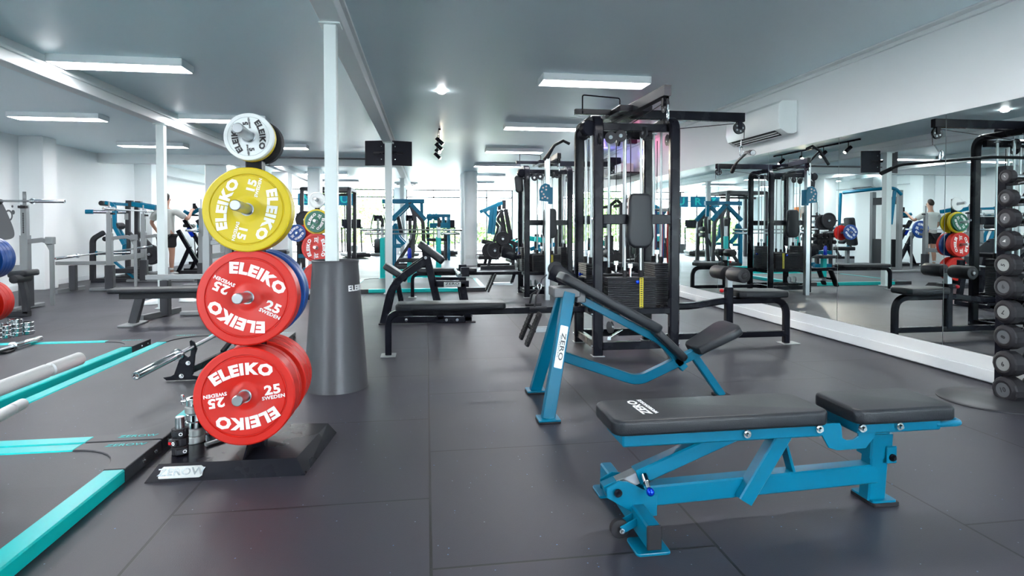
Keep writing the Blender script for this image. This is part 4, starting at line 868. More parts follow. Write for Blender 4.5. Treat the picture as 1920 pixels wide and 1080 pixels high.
m = MB(); m.bar(P(880, 599, YN), P(880, 599, YFr), .06, .06); m.bar(P(730, 599, YN), P(730, 599, YFr), .06, .06, (0, 0, 1)); m.bar(P(796, 485, YN), P(796, 485, YFr), .05, .05, (0, 0, 1)); m.build('cross_member', 'black', t)
q = P(848, 533, YN-.0265); m = MB(); m.bb((q.x-.10, q.y-.002, q.z-.03), (q.x+.10, q.y, q.z+.03), .001); bd = m.build('badge', 'alu', t)
m = MB(); letter(m, 'ZERO', .042, frame((q.x, q.y-.0025, q.z+.008), (1, 0, 0), (0, 0, 1)), bold=.001, ext=.0004, sx=1.5); letter(m, 'WORKHORSE', .017, frame((q.x, q.y-.0025, q.z-.02), (1, 0, 0), (0, 0, 1)), bold=.0003, ext=.0004, sx=1.35); m.build('lettering', 'txtk', bd)
q = P(861, 515, YN-.13); e = q+V3((-.02, .75, .02))
t = thing('curl_bar', 'short chrome curl bar resting on the preacher bench beside the badge', 'barbell', q)
m = MB(); m.cyl(q+V3((0, .16, 0)), e, .014); m.build('shaft', 'steel', t)
m = MB(); m.lathe([(0, .001), (0, .022), (.004, .025), (.15, .025), (.15, .037), (.17, .037), (.171, .014)], q, (e-q), 20); m.build('sleeve', 'chrome', t)
# ================================================================ dumbbell rack
RX_, RY_ = 3.955, 3.33
t = thing('dumbbell_rack', 'vertical black dumbbell rack at the right edge in front of the mirror', 'dumbbell rack', (RX_-.12, RY_, 0))
m = MB(); m.lathe([(0, .30), (.006, .30), (.012, .285), (.012, .05)], (RX_-.12-.17, RY_, 0), (0, 0, 1), 48); m.build('base', 'dgrey', t)
m = MB(); m.bar((RX_-.06, RY_+.14, .01), (RX_-.06, RY_+.14, 1.55), .06, .06, (1, 0, 0)); m.build('post', 'black', t)
rows = [(331, 14, '1'), (371, 17, '2'), (409, 19, '3'), (452, 20, '4'), (497, 22, '5'), (538, 22.5, '6'), (585, 23, '7'), (632, 24, '8'), (682, 25, '9'), (731, 26, '10')]
for k, (py, rp, num) in enumerate(rows):
    p = ay(1888 if k < 4 else 1885 - (k > 7)*1, py, RY_); D = (p-EYE).dot(_fw); r = rp*D/1100*.96; z = p.z; x0 = p.x+.0
    m = MB(); m.sweep(fillet([(RX_-.06, RY_+.12, z-.045), (RX_-.06, RY_+.02, z-r*.4-.02), (RX_-.10, RY_-.05, z-r*.4-.02)], .03), (1, 0, 0), .05, .014, .002)
    m.prism([(-.07, .0), (-.05, -.03), (.05, -.03), (.07, 0), (.06, .0), (.045, -.02), (-.045, -.02), (-.06, 0)], frame((x0+r*.5+.12, RY_, z-.004), (0, 1, 0), (0, 0, 1)), -.035, .035); m.build('saddle_arm', 'black', t)
    hl = r*.62
    words = 'number %s dumbbell, %s on the rack at the right edge' % (num, 'topmost' if k == 0 else 'lowest' if k == 9 else 'row %s from the top' % ('one two three four five six seven eight nine'.split()[k]))
    words = ('topmost and smallest dumbbell on the rack at the right edge' if k == 0 else 'dumbbell marked %s on the rack at the right edge' % num)
    words = ('topmost and smallest dumbbell' if k == 0 else 'lowest and largest dumbbell' if k == 9 else ['', 'second', 'third', 'fourth', 'fifth', 'sixth', 'seventh', 'eighth', 'ninth'][k]+' dumbbell from the top')+' on the rack at the right edge'
    dd = thing('dumbbell', words, 'dumbbell', (x0, RY_, z))
    fa = x0-.02; H_ = .115
    m = MB(); m.cyl((fa+hl*2-.005, RY_, z), (fa+hl*2+H_+.005, RY_, z), .015, seg=16); m.build('handle', 'steel', dd)
    for j, (o_, s) in enumerate((((fa, RY_, z), 1), ((fa+hl*4+H_, RY_, z), -1))):
        m = MB(); m.lathe([(.004, .001), (.004, r*.55), (0, r*.6), (0, r*.72), (r*.14, r*.93), (r*.25, r), (hl*2-r*.2, r), (hl*2, r*.8), (hl*2, .016)], o_, (s, 0, 0), 14, ); hd = m.build('head', 'rubber', dd, smooth=20)
        m = MB(); m.lathe([(.0035, .001), (.0035, r*.54), (.006, r*.54)], o_, (s, 0, 0), 28); cp = m.build('end_disc', 'alu' if k in (4, 6, 8) else 'grey', hd)
        if j == 0: m = MB(); letter(m, num, r*.5, frame((fa+.0025, RY_, z), (0, -1, 0), (0, 0, 1)) @ Matrix.Rotation(R((40, 200, 160, 120, 80, 20, 170, 70, 190, 20)[k]), 4, 'Z'), bold=r*.01, ext=.0005); m.build('number', 'txtk' if k > 3 else 'txtw', cp)
# ================================================================ air conditioners
def aircon(label, x_wall, s, y0, y1, z0, z1, dp=.23):
    t = thing('air_conditioner', label, 'air conditioner', (x_wall, (y0+y1)/2, z0)); h = z1-z0
    ol = [(0, .02), (0, h), (dp*.8, h), (dp*.97, h*.9), (dp, h*.35), (dp*.85, h*.12), (dp*.5, 0), (.04, 0)]
    m = MB(); m.prism(ol, frame((x_wall, y1 if s < 0 else y0, z0), (s, 0, 0), (0, 0, 1)), *((0, y1-y0)), .012, 2) if s < 0 else m.prism(ol, frame((x_wall, y0, z0), (s, 0, 0), (0, 0, 1)), -(y1-y0), 0, .012, 2)
    return t, m
t = thing('air_conditioner', 'white wall-mounted air conditioner high above the mirrors on the right wall', 'air conditioner', (4.07, 6.5, 2.15))
def ac(t, X, s, y0, y1, z0, h, dp):
    fr = frame((X, y0, z0), (s, 0, 0), (0, 0, 1)); sg = -1 if fr.to_3x3().col[2].y < 0 else 1
    ol = [(0.002, .02), (0.002, h), (dp*.8, h), (dp*.97, h*.9), (dp, h*.35), (dp*.88, h*.14), (dp*.5, 0), (.04, 0)]
    m = MB(); m.prism(ol, fr, *((0, y1-y0) if sg > 0 else (-(y1-y0), 0)), .01, 2); b_ = m.build('body', 'plastic', t, smooth=25)
    a = V3((X+s*dp*.90, y0+.1, z0+h*.13)); bq = V3((X+s*dp*.52, y0+.1, z0-.001)); d = (bq-a)
    m = MB(); n3 = V3((s*d.z, 0, -s*d.x)).normalized(); n3 = n3 if n3.z < 0 else -n3
    m.loft([[a+n3*.001, bq+n3*.001, bq+n3*.004, a+n3*.004], [V3((q.x, y1-.1, q.z)) for q in (a+n3*.001, bq+n3*.001, bq+n3*.004, a+n3*.004)]]); m.build('outlet', 'screen', b_)
    for k in (.3, .65):
        c = a+d*k+n3*.008; m = MB(); m.loft([[c+d*-.05, c+d*.05, c+d*.05+n3*.006, c-d*.05+n3*.006], [V3((q.x, y1-.1, q.z)) for q in (c+d*-.05, c+d*.05, c+d*.05+n3*.006, c-d*.05+n3*.006)]]); m.build('louvre', 'plastic', b_)
ac(t, 4.07, -1, 6.0, 7.15, 2.17, .37, .23)
t = thing('air_conditioner', 'white air conditioner on a white pier at the left, seen only in the mirror', 'air conditioner', (-4.8, 15.7, 2.3)); ac(t, -4.8, 1, 15.2, 16.15, 2.26, .33, .24)
# ================================================================ screens on the pole
for s, lab in ((-1, 'dark screen on the left side of its white pole, seen from behind'), (1, 'dark screen on the right side of its white pole, seen from behind')):
    c = V3((-.64+s*.225, 10.30, 2.40)); a = R(16*s)
    t = thing('television', lab, 'television', c)
    fr = frame(c, (cos(a), sin(a)*1, 0), (0, 0, 1)); m = MB(); m.box((0, 0, 0), (.35, .42, .03), fr, .004); b_ = m.build('case', 'navy', t)
    m = MB(); m.box((0, 0, -.017), (.33, .395, .004), fr); m.build('display', 'screen', t)
    m = MB()
    for x, y in ((-.0, .11), (0, -.11)): m.cut(); m.cyl(fr @ V3((-s*.12, y, .015)), fr @ V3((-s*.12, y, .02)), .009, seg=10)
    m.build('screw', 'chrome', b_)
    m = MB(); m.bar((-.63, 10.19, 2.40), c, .04, .1, (0, 0, 1)); m.build('mount_arm', 'black', t)
# ================================================================ squat stands
def squat_stand(label, P1, P2, v, zt=1.62, ext=None, arm=None, bar=None, sleeve=None):
    P1 = V3((P1[0], P1[1], 0)); P2 = V3((P2[0], P2[1], 0)); u = (P2-P1).normalized(); v = V3((v[0], v[1], 0)).normalized(); Z = V3((0, 0, 1))
    t = thing('squat_stand', label, 'squat rack', (P1+P2)/2)
    for P in (P1, P2):
        m = MB(); m.bar(P+Z*.04, P+Z*.46, .13, .13, u, .008); m.build('foot_sleeve', 'dgrey', t)
        m = MB(); m.bar(P+Z*.4, P+Z*1.02, .1, .09, u, .006); m.build('lower_upright', 'silver', t)
        m = MB(); m.bar(P+Z*.98, P+Z*(zt-.12), .078, .07, u, .006); up = m.build('upper_upright', 'silver', t)
        m = MB()
        for k in range(12):
            c = P+Z*(1.06+(zt-.24-1.06)*k/11)
            for s in (-1, 1): m.box(c+v*s*.0355, (.03, .03, .014) if abs(v.x) < .5 else (.03, .03, .014), None, 0) if False else m.cyl(c+v*s*.0345, c+v*s*.037, .011, seg=8)
        tag(m.build('pin_holes', 'rubber', up), kind='stuff')
        m = MB(); m.bar(P+Z*(zt-.16), P+Z*(zt+.06), .045, .012, u, .002); m.build('hook_blade', 'silver', t)
        m = MB(); m.box(P+Z*(zt-.15)+v*.04, (.09, .07, .035), None, .004); m.build('bar_hook', 'rubber', t)
        m = MB(); m.bar(P+Z*.035-v*.32, P+Z*.035+v*.95, .09, .05, u, .008); bb_ = m.build('base_bar', 'silver', t)
        m = MB(); m.box(P+Z*.96+v*.0+u*.0, (.05, .03, .05), None, .003); m.build('warning_sticker', 'yellow', up) if False else None
        # spotter arm
        a_ = (arm or v); a_ = V3((a_[0], a_[1], 0)).normalized()
        m = MB(); m.sweep([P+Z*.93, P+Z*.96+a_*.28, P+Z*.93+a_*.38], a_.cross(Z), .04, .06, .004); sa = m.build('spotter_arm', 'silver', t)
        m = MB(); m.box(P+Z*.95+a_*.40, (.09, .09, .1), None, .006); m.tube([P+Z*.93+a_*.34, P+Z*.80+a_*.42], .02, 8); m.build('arm_joint', 'silver', sa)
        m = MB(); m.bar(P+Z*.9+a_*.42, P+Z*.06+a_*.42, .045, .045, u, .004); m.build('arm_leg', 'silver', sa)
    m = MB(); m.bar(P1+Z*.56, P2+Z*.56, .06, .1, v, .005); m.build('cross_beam', 'silver', t)
    if ext:
        e = V3((ext[0], ext[1], 0)); q = P1+Z*.5; m = MB(); m.bar(q, q+e, .06, .1, Z, .005); m.build('bench_beam', 'silver', t)
        m = MB(); c = P1+e*.7; m.bar(c+Z*.02, c+Z*.46, .1, .1, u, .005); m.build('beam_post', 'dgrey', t)
        m = MB(); m.bar(c+Z*.03-u*.35+e.normalized()*.12, c+Z*.03+u*.35-e.normalized()*.02, .08, .05, Z, .006); m.build('beam_foot', 'silver', t)
    return t
squat_stand('silver-grey squat stand at the far left holding a barbell, beside the mural', (-5.46, 8.95), (-6.62, 8.95), (0, -1), 1.56, arm=(.95, -.3))
barbell('chrome barbell resting across the far left squat stand', (-7.14, 8.90, 1.49), (-4.93, 8.90, 1.49))
squat_stand('silver-grey squat stand in front of the left wall, holding a teal-capped barbell', (-5.55, 11.3), (-5.72, 12.95), (1, 0), 1.52, ext=(-.85, 0), arm=(1, 0))
barbell('chrome barbell across the squat stand left of the man, its near sleeve pointing left', (-5.42, 10.85, 1.45), (-5.62, 13.15, 1.45))
barbell('red-tipped barbell leaning low on the squat stand left of the man', (-6.2, 10.9, .60), (-5.5, 12.8, .74), endcap='knobr')
squat_stand('silver-grey squat stand partly hidden behind the yellow and red plates', (-2.78, 8.0), (-2.75, 9.15), (1, 0), 1.44, ext=(-.72, 0), arm=(1, -.1))
t = squat_stand('squat stand behind the near plate tree, visible only in the mirror', (-4.2, 13.0), (-4.2, 11.8), (1, 0), 1.6, arm=(0, 1))
barbell('barbell with a blue plate, visible only in the mirror', (-4.24, 11.2, 1.07), (-4.24, 13.65, 1.07))
plate('blue plate on the barbell that shows only in the mirror', (-4.24, 13.17, 1.07), .222, .05, 'bluep', '20', 20, (0, 1, 0), face_far=2)
# flat bench
t = thing('flat_bench', 'dark flat bench in front of the man, seen below the beam', 'bench', (-2.95, 7.35, 0))
m = MB(); m.prism([(x-2.95, y) for x, y in rrect(1.3, .30, .06)], frame((0, 7.35, 0), (1, 0, 0), (0, 1, 0)), .375, .43, .02, 3); m.build('pad', 'vinyl', t)
m = MB(); m.bar((-3.5, 7.35, .34), (-2.35, 7.35, .34), .08, .07, (0, 1, 0)); m.build('spine', 'cast', t)
for x, dx in ((-3.28, -.09), (-2.5, .09)):
    m = MB(); m.bar((x, 7.35, .36), (x+dx, 7.35, .02), .07, .09, (0, 1, 0)); lg = m.build('leg', 'dgrey', t); m = MB(); m.box((x+dx, 7.35, .012), (.17, .38, .024), None, .005); m.build('foot', 'silver', lg)
# ================================================================ machines drawn from side frames
def rig(name, label, cat, Y, dep, specs, loc=None):
    """specs: (part, material, width, pixel path, mode, [extra]) ; frames at Y and Y+dep, pads span the depth"""
    pts = [ay(q[0], q[1], Y) for s in specs for q in s[3]]; cx_ = sum(p.x for p in pts)/len(pts)
    zmin = min(p.z for p in pts); t = thing(name, label, cat, (cx_, Y+dep/2, 0))
    for s in specs:
        nm, m_, w_, path, mode = s[:5]; W3 = [ay(px, py, Y) for px, py in path]
        off = lambda k: [V3((p.x, Y+k, (0 if nm in ('upright', 'post') else w_/2) if p.z < zmin+.1 and mode in ('both', 'mid', 'near', 'cross') else max(p.z, w_/2))) for p in W3]
        if mode == 'both':
            for k in (0, dep):
                m = MB(); m.sweep(fillet(off(k), .08, 4), (0, 1, 0), w_, w_, w_*.1); m.build(nm, m_, t)
        elif mode == 'mid': m = MB(); m.sweep(fillet(off(dep/2), .08, 4), (0, 1, 0), w_, w_, w_*.1); m.build(nm, m_, t)
        elif mode == 'near': m = MB(); m.sweep(fillet(off(0), .08, 4), (0, 1, 0), w_, w_, w_*.1); m.build(nm, m_, t)
        elif mode == 'tube': m = MB(); m.tube(fillet(off(0), .08, 4), w_/2, 10); m.build(nm, m_, t)
        elif mode == 'pad':
            a, b = off(dep/2)[0], off(dep/2)[-1]; d = (b-a).normalized(); m = MB(); m.prism(rrect((b-a).length, min(dep*.7, .32), .05, 4), frame((a+b)/2, (d.x, 0, d.z), (0, 1, 0)), -w_/2, w_/2, w_*.3, 3); m.build(nm, m_, t)
        elif mode == 'cross':
            for p in W3: m = MB(); m.bar((p.x, Y, max(p.z, w_/2)), (p.x, Y+dep, max(p.z, w_/2)), w_, w_, (0, 0, 1)); m.build(nm, m_, t)
        elif mode == 'roll':
            for p in W3: m = MB(); m.lathe([(0, w_*.6), (.01, w_), (dep*.6-.01, w_), (dep*.6, w_*.6)], (p.x, Y-.02, p.z), (0, 1, 0), 18); m.build(nm, m_, t)
        elif mode == 'disc':
            for p in W3: m = MB(); m.lathe([(-.02, .01), (-.025, w_*.9), (-.02, w_), (.02, w_), (.025, w_*.9), (.02, .01)], (p.x, Y-.06, p.z), (0, 1, 0), 30); m.build(nm, m_, t)
    return t
def ironplate(label, px, py, Y, r, yoff=-.12, T=.045, col='cast', ax_=(0, 1, 0), grp=None, host=None):
    p = ay(px, py, Y+yoff)
    if host: m = MB(); m.cyl((p.x, p.y-.03, max(p.z, r)), (p.x, Y+.6, max(p.z, r)), .024, seg=14); m.build('plate_horn', 'steel', host)
    return plate(label, (p.x, p.y, max(p.z, r)), r, T, col, axis=ax_, txt=False, style='iron', group=grp)
# left wall machines
PM = rig('pull_machine', 'machine with teal lever arms and a curved black pipe by the left wall', 'gym machine', 13.1, .5, [
 ('curved_pipe', 'cast', .09, [(174, 519), (174, 448), (195, 436)], 'near'), ('arm', 'blue', .07, [(198, 380), (214, 383), (215, 425), (233, 458)], 'near'),
 ('arm', 'blue', .06, [(212, 430), (222, 448), (221, 480)], 'mid'), ('head_bar', 'blue', .06, [(190, 381), (214, 382)], 'cross'), ('roller', 'foam', .05, [(190, 381), (197, 448)], 'roll'),
 ('pivot', 'cast', .07, [(216, 424)], 'roll'), ('base', 'cast', .08, [(172, 521), (258, 516)], 'both'), ('foot_plate', 'dgrey', .1, [(216, 508), (262, 507)], 'both'), ('brace', 'blue', .05, [(214, 490), (258, 512)], 'near')])
PMX = PM.location
for px, py, lab in ((160, 397, 'upper horizontal bar with a teal tip on the left wall machine'), (168, 475, 'lower horizontal bar with a teal tip on the left wall machine')):
    a = ay(px, py, 13.5); b = a+V3((.75, .15, 0)); a = ay(px, py, 13.1); b = a+V3((.65, .25, 0)); m = MB(); m.tube([a+V3((.12, .04, 0)), b], .035, 12); hb_ = m.build('horn', 'chrome', PM); m = MB(); m.tube([a, a+V3((.13, .04, 0))], .045, 12); m.build('tip', 'blue', hb_)
RM = rig('row_machine', 'dark upright plate-loaded machine with a teal top beam, left of the man', 'gym machine', 13.85, .4, [
 ('upright', 'dgrey', .085, [(240, 532), (240, 380)], 'both'), ('upper_arm', 'blue', .1, [(246, 382), (292, 390)], 'both'), ('diagonal', 'dgrey', .08, [(241, 436), (266, 462), (278, 478)], 'both'),
 ('top_bracket', 'dgrey', .12, [(243, 376), (243, 388)], 'both'), ('base', 'cast', .08, [(228, 532), (288, 528)], 'both'), ('badge', 'alu', .09, [(239, 400), (239, 412)], 'near'), ('cross_tube', 'dgrey', .07, [(240, 534), (286, 528)], 'cross')])
ironplate('black iron plate on the dark machine left of the man', 279, 477, 13.85, .22, host=RM)
ironplate('second black iron plate behind the first on the machine left of the man', 283, 478, 13.85, .215, yoff=-.06)
rig('lever_machine', 'black A-frame lever machine with teal handles right of the man', 'gym machine', 15.2, .8, [
 ('frame_leg', 'black', .09, [(334, 432), (380, 498)], 'both'), ('frame_leg', 'black', .09, [(346, 412), (394, 486)], 'both'), ('brace', 'black', .08, [(356, 462), (334, 502)], 'both'),
 ('arm', 'blue', .08, [(345, 396), (356, 402), (376, 392)], 'near'), ('handle', 'black', .04, [(352, 403), (372, 404)], 'near'), ('handle', 'black', .04, [(364, 382), (372, 394)], 'near'), ('decal', 'knobb', .095, [(353, 428), (363, 443)], 'near'),
 ('seat', 'vinyl', .08, [(334, 423), (352, 424)], 'pad'), ('base', 'cast', .08, [(320, 505), (400, 500)], 'both'), ('cable', 'cast', .02, [(351, 420), (355, 490)], 'mid')])
rig('leg_machine', 'machine with teal side discs and black rollers behind the squat stand post', 'gym machine', 19.0, .8, [
 ('side_plate', 'blue', .12, [(370, 424), (386, 424)], 'both'), ('side_plate', 'blue', .12, [(370, 432), (388, 432)], 'both'), ('roller', 'foam', .06, [(378, 421), (378, 435)], 'roll'), ('arm', 'cast', .07, [(370, 470), (385, 445)], 'both'),
 ('seat', 'vinyl', .1, [(362, 452), (376, 462)], 'pad'), ('upright', 'blue', .07, [(377, 495), (377, 466)], 'both'), ('base', 'cast', .08, [(355, 497), (420, 496)], 'both'), ('arm', 'cast', .05, [(405, 412), (440, 411)], 'near'), ('frame', 'cast', .07, [(400, 490), (425, 440)], 'both')])
# low treadmill-like deck on which the man stands
MX, MY = -6.02, 14.75
# ================================================================ people
def skin_mesh(name, m_, parent, V, E, sub=2):
    """V: list of ((x,y,z), radius) ; E: edges ; vertex 0 is the root"""
    me = bpy.data.meshes.new(name); me.from_pydata([v[0] for v in V], E, []); o = bpy.data.objects.new(name, me); COL.objects.link(o)
    o.modifiers.new('skin', 'SKIN').use_smooth_shade = True
    for k, v in enumerate(V):
        r = v[1]; me.skin_vertices[0].data[k].radius = r if isinstance(r, tuple) else (r, r); me.skin_vertices[0].data[k].use_root = k == 0
    s = o.modifiers.new('sub', 'SUBSURF'); s.levels = s.render_levels = sub
    dg = bpy.context.evaluated_depsgraph_get(); dg.update(); nm = bpy.data.meshes.new_from_object(o.evaluated_get(dg))
    o.modifiers.clear(); old = o.data; o.data = nm; nm.name = name; bpy.data.meshes.remove(old); nm.materials.clear(); nm.materials.append(M_[m_])
    nm.polygons.foreach_set('use_smooth', [True]*len(nm.polygons)); o.parent = parent; return o
def person(label, loc, rz, armL, armR, shirt, legs=True, hair=True, sc=1.0, sit=False):
    t = thing('person', label, 'person', loc); t.rotation_euler = (0, 0, rz); t.scale = (sc,)*3
    hz_ = .93; V = [((0, 0, hz_), (.155, .11)), ((0, 0, 1.12), (.14, .10)), ((0, .01, 1.33), (.165, .11)), ((0, -.005, 1.46), (.09, .075)), ((0, .0, 1.53), (.055, .055)), ((0, .02, 1.60), (.06, .065)), ((0, .03, 1.70), (.078, .092)), ((0, .02, 1.775), (.05, .06))]
    E = [(0, 1), (1, 2), (2, 3), (3, 4), (4, 5), (5, 6), (6, 7)]
    def chain(start, pts):
        p = start
        for q in pts: V.append(q); E.append((p, len(V)-1)); p = len(V)-1
        return p
    def hand(w_, d_, side):
        d_ = V3(d_).normalized(); s_ = d_.cross(V3((0, 0, 1)));
        if s_.length < .2: s_ = V3((side, 0, 0))
        s_.normalize(); n_ = s_.cross(d_); P = V3(V[w_][0]); palm = chain(w_, [(tuple(P+d_*.05), (.034, .018)), (tuple(P+d_*.085), (.04, .016))])
        for k, L in enumerate((.07, .08, .075, .058)):
            b = P+d_*.10+s_*(-.03+.02*k); chain(palm, [(tuple(b), .009), (tuple(b+d_*L*.5-n_*.008), .0085), (tuple(b+d_*L*.85-n_*.03), .007)])
        b = P+d_*.035+s_*(-.035*side); chain(palm-1, [(tuple(b), .011), (tuple(b+d_*.04-s_*side*.015-n_*.015), .009)])
    for arm, sd in ((armL, -1), (armR, 1)):
        sh, el, wr = arm; e = chain(2, [((sd*.11, 0, 1.43), .07)]); w2 = chain(e, [(sh, .06), (tuple((V3(sh)+V3(el))/2), .052), (el, .042), (tuple(V3(el)*.4+V3(wr)*.6), .036), (wr, .027)]); hand(w2, V3(wr)-V3(el), sd)
    if sit: kn = [((.12, .42, .90), .065), ((.12, .46, .48), .045), ((.12, .44, .08), .035), ((.12, .56, .04), .035)]
    else: kn = [((.105, .0, .70), .082), ((.11, .02, .49), .058), ((.115, -.015, .33), .056), ((.115, -.02, .09), .037), ((.118, .03, .045), .036), ((.12, .14, .03), .028)]
    for sd in (-1, 1): chain(0, [((sd*.09, 0, .87), .095)]+[((sd*p[0][0], p[0][1], p[0][2]), p[1]) for p in kn])
    skin_mesh('body', 'skin', t, V, E)
    # face: nose, ears (built onto the head), hair
    V3_ = V; 
    h = skin_mesh('ear', 'skin', t, [((-.078, .02, 1.665), .012), ((-.086, .012, 1.69), .016)], [(0, 1)], 1); h2 = skin_mesh('ear', 'skin', t, [((.078, .02, 1.665), .012), ((.086, .012, 1.69), .016)], [(0, 1)], 1)
    skin_mesh('nose', 'skin', t, [((0, .118, 1.695), .008), ((0, .135, 1.66), .013)], [(0, 1)], 1)
    for s in (-1, 1):
        m = MB(); m.sph((s*.032, .108, 1.70), .011, 8); e_ = m.build('eye', 'txtk'); e_.parent = t
    m = MB(); m.sph((0, .112, 1.625), .022, 8, 1, .4, .3); e_ = m.build('mouth', 'pink'); e_.parent = t
    if hair: skin_mesh('hair', 'hair', t, [((0, -.035, 1.64), (.06, .04)), ((0, -.02, 1.72), (.085, .085)), ((0, .03, 1.785), (.07, .085)), ((0, .075, 1.79), (.05, .03))], [(0, 1), (1, 2), (2, 3)])
    SV = [((0, 0, .80), (.185, .14)), ((0, 0, 1.0), (.18, .135)), ((0, 0, 1.15), (.175, .13)), ((0, .01, 1.34), (.19, .135)), ((0, 0, 1.45), (.13, .09)), ((0, 0, 1.49), (.075, .07))]
    SE = [(0, 1), (1, 2), (2, 3), (3, 4), (4, 5)]
    for arm, sd in ((armL, -1), (armR, 1)):
        sh, el, wr = arm; i = len(SV); SV += [((sd*.12, 0, 1.42), .085), (sh, .082), (tuple(V3(sh)*.4+V3(el)*.6), .078), (tuple(V3(sh)*.22+V3(el)*.78), .072)]; SE += [(3, i), (i, i+1), (i+1, i+2), (i+2, i+3)]
    skin_mesh('t_shirt', shirt, t, SV, SE)
    PV = [((0, 0, .93), (.17, .125)), ((-.1, 0, .84), .115), ((-.11, 0, .70), .108), ((-.112, .01, .60), .10), ((.1, 0, .84), .115), ((.11, 0, .70), .108), ((.112, .01, .60), .10)]
    if sit: PV = [((0, 0, .93), (.17, .125)), ((-.1, .05, .9), .1), ((-.12, .4, .90), .08), ((.1, .05, .9), .1), ((.12, .4, .90), .08)]; PE = [(0, 1), (1, 2), (0, 3), (3, 4)]
    else: PE = [(0, 1), (1, 2), (2, 3), (0, 4), (4, 5), (5, 6)]
    skin_mesh('shorts', 'shorts', t, PV, PE)
    if not sit:
        for s in (-1, 1):
            skin_mesh('sock', 'white', t, [((s*.115, -.02, .10), .043), ((s*.115, -.018, .2), .047)], [(0, 1)], 1)
            skin_mesh('shoe', 'white', t, [((s*.118, -.045, .05), (.045, .045)), ((s*.12, .05, .045), (.05, .042)), ((s*.125, .17, .035), (.047, .03)), ((s*.125, .2, .035), (.035, .025))], [(0, 1), (1, 2), (2, 3)])
    return t
man = person('man seen from behind in a light grey t-shirt and black shorts, behind the white pole', (MX, MY, 0), R(-6), ((-.22, 0, 1.42), (-.34, .03, 1.17), (-.30, .18, .98)), ((.22, 0, 1.42), (.40, .15, 1.25), (.37, .36, 1.42)), 'shirt', sc=1.05)
pp = V3((MX+.45, MY+.46, 1.63)); t = thing('mobile_phone', 'small black phone held up in the right hand of the man', 'phone', pp); m = MB(); m.box(pp, (.075, .012, .15), None, .005); m.build('case', 'black', t)
# white trainers seen under the bench beam
for px, py, lab, rz in ((284, 571, 'left white trainer on the floor behind the flat bench', .9), (352, 566, 'right white trainer on the floor behind the squat stand post', -.9)):
    p = az(px, py, 0); t = thing('trainer', lab, 'shoe', p); d = V3((-.9 if rz > 0 else .9, -.35, 0)).normalized(); q = V3((-d.y, d.x, 0))
    rings = []
    for s_, wv, h_ in ((-.13, .02, .06), (-.12, .038, .085), (-.05, .042, .095), (.03, .046, .07), (.1, .05, .05), (.14, .042, .04), (.165, .02, .03)):
        c = p+d*s_; rings.append([c+q*wv*x+V3((0, 0, z*h_+.0)) for x, z in ((-1, .0), (1, .0), (1.02, .45), (.6, .95), (0, 1), (-.6, .95), (-1.02, .45))])
    m = MB(); m.loft(rings); m.build('upper', 'white', t, smooth=60)
    m = MB(); m.prism([(-.135, -.03), (-.1, -.045), (.1, -.055), (.165, -.03), (.17, .02), (.1, .055), (-.1, .045), (-.135, .03)], frame(p, d, q), 0, .022, .004, 1); m.build('sole', 'plastic', t)
# ================================================================ far equipment
# turquoise rack with two barbells
yR = 13.35
rig('half_rack', 'turquoise low rack with grey tips behind the preacher bench, holding two barbells', 'squat rack', yR, 1.2, [
 ('post', 'turq', .1, [(717, 521), (717, 446)], 'both'), ('post', 'turq', .1, [(823, 519), (823, 446)], 'both'), ('upper_tube', 'steel', .07, [(717, 448), (717, 424)], 'both'), ('upper_tube', 'steel', .07, [(823, 448), (823, 424)], 'both'),
 ('tip', 'cast', .07, [(717, 426), (717, 409)], 'near'), ('tip', 'cast', .07, [(823, 426), (823, 409)], 'near'), ('base', 'turq', .09, [(717, 521), (823, 520)], 'both'), ('cross_tube', 'turq', .08, [(717, 521), (823, 519)], 'cross')])
for py, yy, l, r_, lab in ((431, yR-.1, 676, 866, 'upper of the two chrome barbells on the turquoise rack'), (438, yR+.0, 684, 862, 'lower of the two chrome barbells on the turquoise rack')):
    a = ay(l, py, yy); b = ay(r_, py, yy); barbell(lab, a, b, .016, .028)
# seat with bottle
p = az(768, 530, 0); p = V3((p.x, 11.5, 0)); q = ay(768, 484, 11.5)
t = thing('low_stool', 'small black padded stool seat on a turquoise post behind the preacher bench', 'stool', (q.x, 11.5, .062)); m = MB(); m.prism(rrect(.42, .3, .06), frame((q.x, 11.5, 0), (1, 0, 0), (0, 1, 0)), q.z-.07, q.z+.0, .02, 3); m.build('seat', 'vinyl', t)
m = MB(); m.bar((q.x, 11.5, .064), (q.x, 11.5, q.z-.06), .09, .09, (1, 0, 0)); m.build('post', 'turq', t)
t = thing('water_bottle', 'blue water bottle standing on the black stool seat', 'bottle', (q.x, 11.45, q.z)); m = MB(); m.lathe([(0, .034), (.005, .037), (.16, .037), (.19, .02), (.205, .02)], (q.x, 11.45, q.z+.002), (0, 0, 1), 20); m.build('body', 'bluebottle', t); m = MB(); m.lathe([(.2, .022), (.23, .022)], (q.x, 11.45, q.z+.002), (0, 0, 1), 16); m.build('cap', 'black', t)
